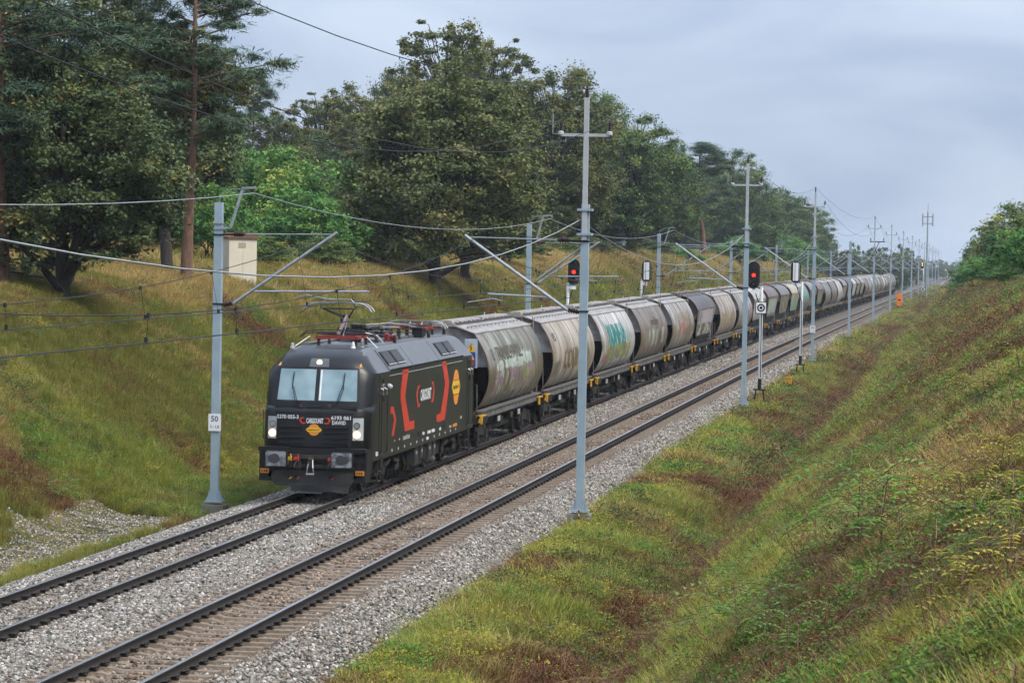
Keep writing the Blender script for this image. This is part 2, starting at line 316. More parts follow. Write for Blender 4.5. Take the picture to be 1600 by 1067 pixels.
# ------------------------------------------------------------------ tracks
m_rail = MAT('rail_steel_rusty', (0.0330, 0.0253, 0.0209), .75, .2, c2=(0.0209, 0.0165, 0.0143), scale=6, bump=.2)
m_head = MAT('rail_running_band', (.46, .45, .44), .30, .85, c2=(.34, .33, .32), scale=4)
m_slp = MAT('concrete_sleeper', (0.2210, 0.1700, 0.1232), .9, c2=(0.1360, 0.0978, 0.0680), scale=9, bump=.4, bscale=60)
m_slp1 = MAT('concrete_sleeper_dusty', (.24, .19, .14), .9, c2=(.15, .11, .08), scale=9, bump=.4, bscale=60)
m_clip = MAT('rail_clip_iron', (0.0150, 0.0130, 0.0115), .55, .4, c2=(0.0250, 0.0175, 0.0140))
def rail_mesh(x):
    pr = [(-.075, -.172), (-.075, -.162), (-.02, -.142), (-.0085, -.12), (-.0085, -.055), (-.036, -.038), (-.036, -.006), (-.028, 0), (.028, 0), (.036, -.006), (.036, -.038), (.0085, -.055), (.0085, -.12), (.02, -.142), (.075, -.162), (.075, -.172)]
    ys = axis_steps([(30, 180, 30), (180, 420, 40), (420, 1900, 60)]); n = len(pr); M_ = MB()
    zd = dip(ys); M_.v = [(x+a, y, c+z) for y, z in zip(ys, zd) for a, c in pr]
    for i in range(len(ys)-1):
        for k in range(n):
            M_.f.append((i*n+k, (i+1)*n+k, (i+1)*n+(k+1) % n, i*n+(k+1) % n)); M_.m.append(1 if k in (6, 7, 8) else 0)
    return M_
def sleeper_mesh(mat):
    M_ = MB(); st = [(-1.3, .11, .185, .36), (-1.0, .10, .185, .36), (-.55, .10, .185, .36), (-.35, .085, .225, .34), (.35, .085, .225, .34), (.55, .10, .185, .36), (1.0, .10, .185, .36), (1.3, .11, .185, .36)]
    for x, hw, zt, zb in st: M_.v += [(x, -hw, -zt), (x, hw, -zt), (x, .15, -zb), (x, -.15, -zb)]
    for i in range(len(st)-1): M_.f += [[i*4+k, (i+1)*4+k, (i+1)*4+(k+1) % 4, i*4+(k+1) % 4] for k in range(4)]
    M_.f += [[0, 1, 2, 3], [28, 29, 30, 31]]; M_.m = [0]*len(M_.f); return M_
def clip_mb():
    M_ = MB(); M_.prism([(.045, -.185), (.165, -.185), (.165, -.15), (.12, -.118), (.06, -.135), (.045, -.15)], 'y', -.055, .055)
    M_.tube([(.06, -.075, -.15), (.10, -.085, -.115), (.15, -.05, -.105), (.155, .05, -.105), (.10, .085, -.115), (.06, .075, -.15)], .016, 5); return M_
clip_me = clip_mb().mesh('rail_clip', m_clip)
CB = MB()
for i, (xc, lab) in enumerate(((0, 'railway track carrying the freight train, concrete sleepers half buried in pale ballast'), (4, 'empty railway track beside the train with brown exposed concrete sleepers'))):
    tr = thing('railway_track', lab, 'track', (xc, 0, 0))
    for s in (-.75, .75): rail_mesh(s).build('rail', [m_rail, m_head], tr)
    sm = sleeper_mesh(m_slp if i else m_slp1).mesh('sleeper', m_slp if i else m_slp1)
    nind = 230 if i else 110; dz = 0 if i else -.004
    for k in range(nind):
        y = 44+.3+k*.6; s_ = put('sleeper', sm, tr, (0, y, float(dip(y))+dz))
        if (k < 75 if i else (20 < k < 70)):
            for rx, fl in ((-.75, 0), (.75, 0), (-.75, 1), (.75, 1)): put('rail_clip', clip_me, s_, (rx, 0, 0), rz=math.pi*fl)
    far = MB(); fc = MB()
    for k in range(nind, 700):
        y = 44+.3+k*.6; z = float(dip(y))+dz; far.box(-1.3, 1.3, y-.1, y+.1, z-.34, z-.188)
    for k in range(0, 330):
        if k < 75 if i else (20 < k < 70): continue
        y = 44+.3+k*.6; z = float(dip(y))
        for rx in (-.75, .75): fc.box(rx+.045, rx+.165, y-.06, y+.06, z-.19, z-.11); fc.box(rx-.165, rx-.045, y-.06, y+.06, z-.19, z-.11)
    tag(far.build('sleeper', m_slp if i else m_slp1, tr, fixn=False), kind='stuff'); tag(fc.build('rail_clip', m_clip, tr, fixn=False), kind='stuff')
# ------------------------------------------------------------------ electric locomotive (local: x across, y from the front buffers back, z above rail)
LY0 = 78.52
m_blk = MAT('loco_black_paint', (0.0054, 0.0054, 0.0060), .36, 0, c2=(0.0090, 0.0087, 0.0078), scale=1.5, spec=.4)
m_side = MAT('loco_side_green_reflection', (0.0150, 0.0150, 0.0131), .36, 0, c2=(0.0225, 0.0218, 0.0180), scale=1.1, stretch=(1, .6, .35), spec=.4)  # greenish reflections of the surroundings put into the black side's colour
m_dull = MAT('loco_dull_black', (0.0048, 0.0048, 0.0051), .5, 0, c2=(0.0084, 0.0078, 0.0072), scale=5)
m_slat = MAT('grille_slat_black', (.006, .006, .007), .7, spec=.15)
m_roofg = MAT('loco_roof_grey', (0.1275, 0.1318, 0.1403), .42, 0, c2=(0.0850, 0.0850, 0.0892), scale=2.2, stretch=(1, 2.5, .5))  # the grey has the sky's reflection on the roof panels painted in
m_under = MAT('underframe_grime', (0.0135, 0.0121, 0.0108), .8, 0, c2=(0.0248, 0.0212, 0.0171), scale=4)
m_under2 = MAT('underframe_brown_dust', (0.0413, 0.0341, 0.0275), .85, 0, c2=(0.0220, 0.0187, 0.0154), scale=5)
m_red = MAT('vinyl_red', (.52, .045, .02), .45, 0, c2=(.47, .042, .02), scale=2)
m_org = MAT('vinyl_orange', (.70, .26, .03), .45, c2=(.66, .24, .03)); m_yel = MAT('vinyl_yellow', (.75, .42, .03), .45, c2=(.72, .4, .03))
m_wht = MAT('white_lettering', (.72, .72, .72), .5, c2=(.66, .66, .66)); m_gry = MAT('grey_lettering', (.38, .38, .37), .5, c2=(.34, .34, .33)); m_blkd = MAT('black_lettering', (.012, .012, .012), .5)
m_steel = MAT('bare_steel', (.38, .38, .38), .42, .7, c2=(.27, .26, .25), scale=12); m_buf = MAT('greased_buffer_face', (.27, .28, .30), .55, .2, c2=(.10, .10, .11), scale=7, lo=.4, hi=.55)
m_wheel = MAT('wheel_steel', (0.0600, 0.0510, 0.0420), .55, .5, c2=(0.0360, 0.0300, 0.0252), scale=8)
m_insr = MAT('roof_insulator_red', (.26, .035, .025), .5, c2=(.2, .028, .02)); m_insd = MAT('roof_insulator_dark', (0.0420, 0.0360, 0.0330), .4); m_coprd = MAT('pantograph_arm', (.26, .17, .17), .5, .3)
m_glass, t, b = new_mat('windscreen_glass'); b.inputs['Base Color'].default_value = (.135, .20, .225, 1); b.inputs['Roughness'].default_value = .05; b.inputs['Specular IOR Level'].default_value = .65
n = N(t, 'ShaderNodeTexNoise'); n.inputs['Scale'].default_value = 1.4; g = N(t, 'ShaderNodeNewGeometry'); t.links.new(g.outputs['Position'], n.inputs[0])
r = N(t, 'ShaderNodeValToRGB'); e = r.color_ramp.elements; e[0].position = .35; e[0].color = (.16, .24, .27, 1); e[1].position = .65; e[1].color = (.27, .37, .40, 1); t.links.new(n.outputs[0], r.inputs[0]); t.links.new(r.outputs[0], b.inputs['Base Color'])  # pale blue sky reflection painted into the opaque pane's base colour
m_dkglass = MAT('dark_side_glass', (.006, .007, .008), .06, spec=.6); m_lens = MAT('lamp_lens', (.45, .47, .46), .15, c2=(.38, .40, .40), spec=.7)
m_lamp = MAT('lit_headlamp', (1, .9, .7), .3, emit=(1, .55, .22), estr=.55); m_lampc = MAT('lit_lamp_core', (1, .95, .85), .3, emit=(1, .86, .60), estr=1.6)
L = thing('electric_locomotive', 'black electric locomotive with red chevrons and lit headlamps leading the freight train', 'locomotive', (0, LY0, 0))
LEN = 18.98
ZF = np.array([(.62, .92), (.95, .72), (1.3, .62), (2.25, .66), (2.34, .70), (2.40, .84), (2.5, .86), (3.42, 1.14), (3.6, 1.24), (3.74, 1.42), (3.84, 1.75), (3.9, 2.3), (3.92, 2.8)])
def yfz(z): return float(np.interp(z, ZF[:, 0], ZF[:, 1]))
def wz(z): return 1.5 if z <= 3.28 else float(np.interp(z, [3.28, 3.84, 3.92], [1.5, 1.06, .98]))
def fy(x, z, off=0.):
    k = min(abs(x)/wz(z), .999); return yfz(z)+1.25*(1-(1-k**4.2)**(1/4.2))-off
def body_ring(z):
    w_ = wz(z); fr = [0, .25, .5, .68, .8, .88, .93, .965, .985, .999]
    pts = [(w_*k, fy(w_*k, z)) for k in fr]+[(w_, yfz(z)+1.45)]
    right = pts+[(x, LEN-y) for x, y in reversed(pts)]
    return right+[(-x, y) for x, y in reversed(right[1:-1])]
zs = [.95, 1.3, 1.8, 2.25, 2.34, 2.40, 2.5, 3.0, 3.28, 3.42, 3.6, 3.74, 3.84, 3.9, 3.92]
b_ = MB(); nr = len(body_ring(1))
for z in zs: b_.v += [(x, y, z) for x, y in body_ring(z)]
for i in range(len(zs)-1):
    for k in range(nr):
        a = b_.v[i*nr+k]; c = b_.v[i*nr+(k+1) % nr]; mid = (a[1]+c[1])/2
        b_.f.append((i*nr+k, i*nr+(k+1) % nr, (i+1)*nr+(k+1) % nr, (i+1)*nr+k)); b_.m.append(1 if (abs(a[0]) > 1.44 and zs[i] < 3.2) else (2 if zs[i] >= 3.28 and abs(a[0]) > .9 and 1.8 < mid < LEN-1.8 else 0))
b_.f += [list(range(nr))[::-1], [(len(zs)-1)*nr+k for k in range(nr)]]; b_.m += [0, 2]
body = b_.build('body', [m_blk, m_side, m_roofg], L, smooth=32)
# ---- front
def fgrid(x0, x1, z0, z1, off, nx=8, nz=5, sx0=None, sx1=None):
    """patch that follows the nose; sx0/sx1: x limits at the top edge"""
    M_ = MB(); sx0 = x0 if sx0 is None else sx0; sx1 = x1 if sx1 is None else sx1
    def f(u, v):
        z = z0+(z1-z0)*v; a = x0+(sx0-x0)*v; c = x1+(sx1-x1)*v; x = a+(c-a)*u; return (x, fy(x, z, off), z)
    us = np.linspace(0, 1, nx); vs = np.linspace(0, 1, nz); M_.grid(f, us, vs)
    n0 = nx*nz; M_.grid(lambda u, v: (lambda p: (p[0], p[1]+.05, p[2]))(f(u, v)), us, vs)
    ring = [i*nz for i in range(nx)]+[(nx-1)*nz+j for j in range(1, nz)]+[i*nz+nz-1 for i in range(nx-2, -1, -1)]+[j for j in range(nz-2, 0, -1)]
    M_.f += [(ring[i], ring[(i+1) % len(ring)], n0+ring[(i+1) % len(ring)], n0+ring[i]) for i in range(len(ring))]; M_.m += [0]*len(ring); return M_
wsf = fgrid(-1.13, 1.13, 2.50, 3.42, .012, 16, 8, -1.08, 1.08).build('windscreen_frame', m_dull, L, smooth=40)
for s in (-1, 1):
    x0, x1 = (-1.08, -.055) if s < 0 else (.055, 1.08)
    fgrid(x0, x1, 2.555, 3.375, .02, 10, 7, x0*.96 if s < 0 else x0, x1 if s < 0 else x1*.96).build('windscreen', m_glass, wsf, smooth=40)
    W_ = MB(); bx_ = s*.42+.12*s; p0 = (bx_, fy(bx_, 2.45, .05), 2.45); tip = (bx_-s*.02-.16, fy(bx_, 2.98, .09), 2.98) if s < 0 else (bx_+.16, fy(bx_, 2.98, .09), 2.98)
    W_.tube([p0, tip], .011, 5); W_.tube([(p0[0]+.05, p0[1], p0[2]), (tip[0]+.04, tip[1], tip[2]-.05)], .009, 5)
    W_.beam((tip[0]-.02, tip[1]+.02, 2.68), (tip[0]+.03, fy(bx_, 3.3, .06), 3.30), .022, .022); W_.build('wiper', m_dull, L)
fgrid(.07, .115, 2.57, 3.36, .024, 3, 6).build('cab_blind', m_wht, wsf)
hd = fgrid(-.27, .27, 3.44, 3.66, .010, 6, 4, -.24, .24).build('headlamp_housing', MAT('lamp_housing_grey', (.11, .115, .12), .3), L, smooth=40)
def disc(x, z, r, off, nm, m, par, n=20, d=(0, -1, 0)):
    M_ = MB(); M_.cyl((x, fy(x, z, off)+.03, z), (x, fy(x, z, off), z), r, n=n); return M_.build(nm, m, par)
disc(0, 3.555, .092, .03, 'lamp_ring', m_lens, hd); disc(0, 3.555, .078, .036, 'lamp', m_lamp, hd); disc(0, 3.555, .045, .04, 'lamp_core', m_lampc, hd)
for s in (-1, 1):
    M_ = MB(); x = s*1.09; M_.add([(x-.05, fy(x, 3.46, .015), 3.45), (x+.05, fy(x, 3.46, .015), 3.45), (x, fy(x, 3.54, .015), 3.55), (x-.05, fy(x, 3.46)+.03, 3.45), (x+.05, fy(x, 3.46)+.03, 3.45), (x, fy(x, 3.54)+.03, 3.55)], [(0, 1, 2), (0, 3, 4, 1), (1, 4, 5, 2), (2, 5, 3, 0)])
    M_.build('marker_triangle', m_org, L)
    # headlamp cluster
    fr = fgrid(*sorted((s*1.0, s*1.325)), 1.50, 2.16, .010, 8, 6).build('lamp_frame', m_dull, L, smooth=40)
    ln = fgrid(*sorted((s*1.035, s*1.295)), 1.53, 2.12, .018, 8, 6).build('lamp_cover', m_lens, fr, smooth=40)
    x = s*1.14
    disc(x, 1.92, .088, .055, 'upper_reflector', m_dull, ln); disc(x, 1.92, .07, .06, 'upper_lens', MAT('unlit_lens', (.28, .30, .29), .12, spec=.7), ln)
    disc(x, 1.68, .105, .055, 'lower_reflector', m_lamp, ln); disc(x, 1.68, .066, .062, 'lower_lamp', m_lampc, ln)
    H_ = MB(); xr = s*1.44; yb = fy(s*1.3, 2.0)-.02
    H_.tube([(s*1.36, yb+.12, 2.28), (xr, yb+.06, 2.28), (xr, yb+.06, 1.52), (s*1.36, yb+.12, 1.52)], .016, 6); H_.build('handrail', m_dull, L)
# ledge under the windscreen, recessed vent slots
M_ = MB()
for x0, x1 in ((-1.12, -.62), (-.24, .28), (.70, 1.14)): M_.prism([(x0, 2.34), (x1, 2.34), (x1-.03, 2.385), (x0+.03, 2.385)], 'y', fy(x0, 2.36, .035), fy(x0, 2.36)+.1)
M_.build('vent_slot', m_dull, L)
for s in (-1, 1): M_ = MB(); M_.box(s*.38-.04, s*.38+.04, .70, .86, 2.37, 2.45); M_.build('camera_pod', MAT('pod_brown', (.07, .035, .028), .5), L)
panel = fgrid(-1.0, 1.0, 1.36, 2.25, .012, 12, 6, -1.06, 1.06).build('grille_panel', m_dull, L, smooth=40)
for s in (-1, 1):
    for k, z in enumerate((1.42, 1.56, 1.70, 1.83)):
        M_ = MB(); xa, xb = (s*.22+s*.03*(k), s*.93); x0, x1 = sorted((xa, xb)); yy = fy(.6, z, .012)
        M_.prism([(yy-.034, z+.012), (yy+.01, z+.085), (yy+.02, z+.085), (yy-.005, z)], 'x', x0, x1); M_.build('grille_slat', m_slat, panel)
def ftext(body, x, z, w_, h_, m, name, par, off=.024, bold=.02):
    V_, F_ = text_mesh(body, w_, h_, bold); M_ = MB(); M_.add([(x+u, fy(x+u, z+v, off), z+v) for u, v in V_], F_); return M_.build(name, m, par, fixn=False)
ftext('5370 055-3', -.72, 2.12, .60, .105, m_wht, 'number_lettering', panel); ftext('6193 061', .72, 2.12, .52, .105, m_wht, 'number_lettering', panel)
ftext('DAWID', .67, 1.99, .36, .10, m_wht, 'name_lettering', panel); ftext('CARGOUNIT', 0.02, 2.03, .46, .14, m_wht, 'logo_lettering', panel, bold=.03)
def chev(pts, m, par, yy, nm):
    M_ = MB(); M_.prism(pts, 'y', yy, yy+.01); M_.build(nm, m, par)
yy = fy(0, 2.03, .026)
for s in (-1, 1):
    c = .02; chev([(c+s*q[0], q[1]) for q in ((.28, 2.115), (.30, 2.085), (.36, 2.085), (.375, 2.035), (.34, 1.985), (.26, 1.985), (.26, 1.945), (.36, 1.945), (.425, 2.035), (.385, 2.115))], m_red, panel, yy, 'logo_chevron')
for nm, m, r, z in (('emblem_disc', m_org, .155, 1.79),): M_ = MB(); M_.cyl((0, fy(0, z, .030), z), (0, fy(0, z, .0), z), r, n=28); M_.build(nm, m, panel)
chev([(-.215, 1.79), (-.17, 1.735), (.17, 1.735), (.215, 1.79), (.17, 1.845), (-.17, 1.845)], m_yel, panel, fy(0, 1.79, .034), 'emblem_band')
ftext('freightliner PL', 0, 1.79, .33, .05, m_blkd, 'emblem_lettering', panel, off=.040, bold=.015)
# ---- buffer beam, buffers, coupling, plough
M_ = MB(); M_.box(-1.36, 1.36, .50, .95, .72, 1.30); M_.box(-1.44, -.62, .38, .6, 1.22, 1.33); M_.box(.62, 1.44, .38, .6, 1.22, 1.33)
for s in (-1, 1):
    x0, x1 = sorted((s*1.20, s*1.45)); M_.box(x0, x1, .55, 1.35, .62, 1.28)
M_.build('buffer_beam', m_dull, L)
for s in (-1, 1):
    B = MB(); xc = s*.885; B.prism([(xc-.30, .87), (xc-.26, .83), (xc+.26, .83), (xc+.30, .87), (xc+.30, 1.21), (xc+.26, 1.25), (xc-.26, 1.25), (xc-.30, 1.21)], 'y', .03, .14); bo = B.build('buffer', m_dull, L)
    B = MB(); B.prism([(xc-.27, .87), (xc-.24, .85), (xc+.24, .85), (xc+.27, .87), (xc+.27, 1.21), (xc+.24, 1.235), (xc-.24, 1.235), (xc-.27, 1.21)], 'y', 0, .03); B.build('buffer_face', m_buf, bo)
    B = MB(); B.cyl((xc-.02, -.012, 1.05), (xc-.02, .0, 1.05), .13, n=20); B.cyl((xc+s*.10, -.010, 1.05), (xc+s*.10, .002, 1.05), .105, n=20); B.build('grease_mark', MAT('grease', (.05, .05, .055), .45), bo)
    B = MB(); B.cyl((xc, .14, 1.05), (xc, .52, 1.05), .15, n=16); B.build('buffer_stem', m_dull, bo)
    B = MB(); x0, x1 = sorted((s*1.17, s*1.40)); B.box(x0, x1, .48, .52, .62, .74); pl = B.build('warning_plate', m_org, L)
    B = MB(); B.box(x0+.03, x0+.06, .474, .48, .65, .71); B.box(x0+.09, x0+.12, .474, .48, .65, .71); B.box(x0+.145, x0+.19, .474, .48, .65, .71); B.build('plate_marking', m_blkd, pl)
    B = MB(); x0, x1 = sorted((s*1.12, s*1.44)); B.box(x0, x1, .52, 1.2, .42, .80); B.build('footstep_box', m_dull, L)
B = MB(); B.box(-.55, .62, .42, .5, 1.03, 1.13); B.box(-.55, .62, .42, .5, .80, .87); B.box(-.62, -.3, .40, .5, .78, 1.14); B.box(.40, .66, .40, .5, .78, 1.14); B.build('draw_gear_frame', m_under2, L)
B = MB(); B.tube([(0.0, .5, 1.05), (0, .25, 1.06), (0, .12, 1.02), (0, .16, .95)], .045, 8); B.box(-.05, .05, .2, .5, 1.0, 1.1)
hk = B.build('coupling_hook', m_under2, L)
B = MB()
for s in (-.075, .075): B.tube([(s*.6, .3, 1.02), (s, .22, .8), (s*1.3, .24, .62)], .018, 6)
B.tube([(-.1, .22, .64), (.1, .22, .64)], .028, 6); B.build('coupling_link', m_steel, hk)
for x, c, nm in ((-.60, m_yel, 'y'), (-.40, m_red, 'r'), (.52, m_red, 'r')):
    B = MB(); B.box(x-.06, x+.06, .36, .42, .98, 1.08); B.beam((x-.07, .35, 1.0), (x+.07, .35, 1.09), .04, .04); B.beam((x+.05, .34, 1.04), (x+.05, .34, 1.16), .025, .025); hv = B.build('brake_cock', c, L)
    B = MB(); B.tube([(x, .38, .98), (x-.06, .28, .82), (x-.03, .26, .62), (x+.03, .36, .52)], .026, 7); B.build('brake_hose', m_dull, hv)
    B = MB(); B.beam((x+.02, .34, .50), (x+.09, .33, .55), .035, .03); B.build('hose_end', c, hv)
B = MB(); B.prism([(-1.22, .80), (1.22, .80), (1.20, .56), (1.0, .30), (-1.0, .30), (-1.20, .56)], 'y', .52, .60)
B.add([(-1.0, .44, .31), (-.55, .40, .31), (-.55, .42, .17), (-.35, .40, .17), (-.35, .38, .12), (.30, .38, .12), (.30, .40, .17), (.62, .42, .17), (.62, .44, .14), (1.0, .48, .14), (1.0, .48, .36), (0, .36, .36), (-1.0, .44, .36)], [(0, 1, 11, 12), (1, 2, 3, 4, 5, 6, 7, 8, 9, 10, 11)])
B.add([(-1.0, .46, .36), (0, .38, .36), (1.0, .46, .36), (1.0, .58, .36), (-1.0, .58, .36)], [(0, 1, 2, 3, 4)])
B.build('snow_plough', MAT('plough_grey', (0.0450, 0.0428, 0.0405), .6, c2=(0.0315, 0.0293, 0.0270), scale=5), L)
# ---- side livery (the side that faces the empty track; the other side carries the same)
for s in (1, -1):
    xs = s*1.506; X0, X1 = sorted((s*1.498, s*1.507))
    def sp(poly, m, nm, par=body, d=0.): M_ = MB(); M_.prism(poly, 'x', X0 if s > 0 else X0-d, X1+d if s > 0 else X1); return M_.build(nm, m, par)
    sp([(5.30, 3.245), (6.15, 3.245), (5.72, 2.60), (5.62, 2.5), (6.42, 1.72), (7.15, 1.74), (7.15, 1.50), (5.72, 1.50), (5.0, 2.42), (4.98, 2.62)], m_red, 'chevron')
    sp([(11.55, 3.245), (12.30, 3.245), (12.92, 2.62), (12.90, 2.45), (12.24, 1.48), (10.85, 1.48), (10.80, 1.70), (11.55, 1.70), (12.22, 2.50), (12.18, 2.62)], m_red, 'chevron')
    sp([(3.52, 2.29), (3.95, 2.29), (4.38, 1.88), (4.05, 1.48), (3.78, 1.48), (4.08, 1.90), (3.86, 2.10), (3.52, 2.10)], m_red, 'chevron')
    sp([(7.95, 2.70), (7.70, 2.70), (7.42, 2.42), (7.66, 2.08), (7.98, 2.08), (7.98, 2.17), (7.78, 2.17), (7.6, 2.42), (7.76, 2.62), (7.95, 2.62)], m_red, 'logo_chevron')
    sp([(9.95, 2.72), (10.18, 2.72), (10.42, 2.42), (10.20, 2.10), (9.92, 2.10), (9.92, 2.19), (10.08, 2.19), (10.24, 2.42), (10.12, 2.63), (9.95, 2.63)], m_red, 'logo_chevron')
    def st(bodyt, y, z, w_, h_, m, nm, bold=.02, d=.004):
        V_, F_ = text_mesh(bodyt, w_, h_, bold); M_ = MB(); M_.add([(xs+s*d, y+s*u, z+v) for u, v in V_], F_); return M_.build(nm, m, body, fixn=False)
    st('CARGOUNIT', 8.95, 2.40, 1.75, .34, m_wht, 'logo_lettering', .035)
    M_ = MB(); M_.cyl((xs-s*.01, 14.22, 2.38), (xs+s*.002, 14.22, 2.38), .54, n=40); M_.build('emblem_disc', m_org, body)
    sp([(13.48, 2.38), (13.72, 2.16), (14.72, 2.16), (14.96, 2.38), (14.72, 2.60), (13.72, 2.60)], m_yel, 'emblem_band', d=.004)
    M_ = MB(); x_ = xs+s*.004; M_.box(*sorted((x_, x_+s*.003)), 13.72, 14.72, 2.588, 2.606); M_.box(*sorted((x_, x_+s*.003)), 13.72, 14.72, 2.152, 2.17); M_.build('emblem_rule', m_blkd, body)
    st('freightliner PL', 14.22, 2.38, 1.25, .17, m_blkd, 'emblem_lettering', .015, .008)
    M_ = MB(); M_.box(X0, X1, 3.3, 15.3, 3.145, 3.162); M_.build('waist_line', m_gry, body)
    rr = random.Random(3)
    for y, z, n_, h_, m in ((8.55, 1.28, 3, .09, m_wht), (9.35, 1.27, 5, .10, m_wht), (10.05, 1.27, 5, .10, m_wht), (11.35, 1.25, 3, .09, m_wht), (13.1, 1.22, 4, .08, m_gry), (13.75, 1.22, 7, .10, m_org), (15.1, 1.40, 3, .08, m_gry), (9.2, 1.10, 3, .10, m_wht), (1.55, 1.13, 3, .12, m_wht), (5.5, 1.33, 5, .12, m_gry), (6.1, 1.33, 4, .12, m_gry), (2.3, 1.55, 1, .07, m_wht), (4.2, 1.33, 1, .05, m_wht), (4.9, 1.33, 1, .05, m_wht)):
        M_ = MB()
        for k in range(n_): M_.box(X0, X1, y+k*.11, y+k*.11+.045+.035*rr.random(), z-h_/2, z+h_/2*(.6+.4*rr.random()))
        M_.build('side_marking', m, body)
    M_ = MB()
    for y in (7.75, 8.05, 11.75, 12.3): M_.cyl((xs-s*.01, y, 1.3), (xs+s*.003, y, 1.3), .10, n=14)
    M_.build('access_port', m_blkd, body)
    for y in np.arange(3.8, 15.2, .95):
        M_ = MB(); M_.box(X0, X1, y, y+.06, 1.05, 1.12); M_.build('lifting_mark', m_wht, body)
    # cab doors, windows, rails
    for y in (2.32, LEN-2.32):
        M_ = MB(); X2, X3 = sorted((s*1.497, s*1.512)); M_.box(X2, X3, y-.38, y+.38, 1.02, 3.22); dr = M_.build('cab_door', m_side, L)
        M_ = MB(); M_.box(*sorted((s*1.50, s*1.516)), y-.13, y+.17, 2.50, 3.12); M_.build('door_window', m_dkglass, dr)
        for q in (-.42, .42):
            M_ = MB(); M_.tube([(s*1.5, y+q, 2.75), (s*1.57, y+q, 2.7), (s*1.57, y+q, 1.15), (s*1.5, y+q, 1.1)], .016, 6); M_.build('door_rail', m_dull, dr)
            M_ = MB(); M_.tube([(s*1.51, y+q*.6, 2.86), (s*1.58, y+q*.6, 2.82), (s*1.58, y+q*.6, 2.68)], .018, 5); M_.build('door_hook', m_steel, dr)
        M_ = MB(); M_.box(*sorted((s*1.5, s*1.513)), y-.2, y+.2, .72, 1.02); M_.build('door_recess', m_blkd, dr)
        M_ = MB()
        for z in (.35, .62): M_.box(*sorted((s*1.25, s*1.46)), y-.22, y+.22, z-.02, z+.02)
        for q in (-.22, .22): M_.beam((s*1.44, y+q, .33), (s*1.44, y+q, .98), .03, .03)
        M_.build('cab_step', m_under2, L)
    M_ = MB(); M_.lathe([(.04, 0), (.08, .04), (.08, .1), (.03, .16)], (s*1.5, 2.95, 2.88), (s, 0, 0)); M_.build('horn_lamp', m_lens, L)
    # roof side: louvre strip under the cant rail, framed air grilles on the sloping panels
    def slope(q, y): return (s*(1.5-.44*q), y, 3.28+.56*q)      # q: 0..1 up the sloping panel
    nrm = Vector((s*.56, 0, .44)).normalized()
    def panel_on(q0, q1, y0, y1, th, m, nm, par):
        M_ = MB(); c = [Vector(slope(q0, y0)), Vector(slope(q0, y1)), Vector(slope(q1, y1)), Vector(slope(q1, y0))]
        M_.add(c+[p+nrm*th for p in c], [(0, 1, 2, 3), (4, 5, 6, 7), (0, 1, 5, 4), (1, 2, 6, 5), (2, 3, 7, 6), (3, 0, 4, 7)]); return M_.build(nm, m, par)
    for y0, y1 in ((3.35, 6.9), (6.95, 11.2), (11.25, 15.5)):
        rp_ = panel_on(.02, 1.0, y0, y1, .02, m_roofg, 'roof_panel', L)
        if y0 != 6.95:
            g0 = y0+.15 if y0 < 5 else y0+.75
            for k in range(2):
                pf = panel_on(.22, .86, g0+k*1.35, g0+k*1.35+1.22, .05, m_dull, 'air_grille', rp_)
                panel_on(.30, .80, g0+k*1.35+.1, g0+k*1.35+1.12, .06, MAT('grille_mesh', (0.0450, 0.0480, 0.0480), .6), 'grille_mesh', pf)
                panel_on(.22, .26, g0+k*1.35+.05, g0+k*1.35+1.17, .07, m_gry, 'grille_lip', pf)
        n_ = int((y1-y0)/.32)
        for k in range(n_): M_ = MB(); yk = y0+.1+k*.32; M_.box(*sorted((s*1.49, s*1.525)), yk, yk+.22, 3.265, 3.325); M_.build('cant_louvre', m_dull, rp_)
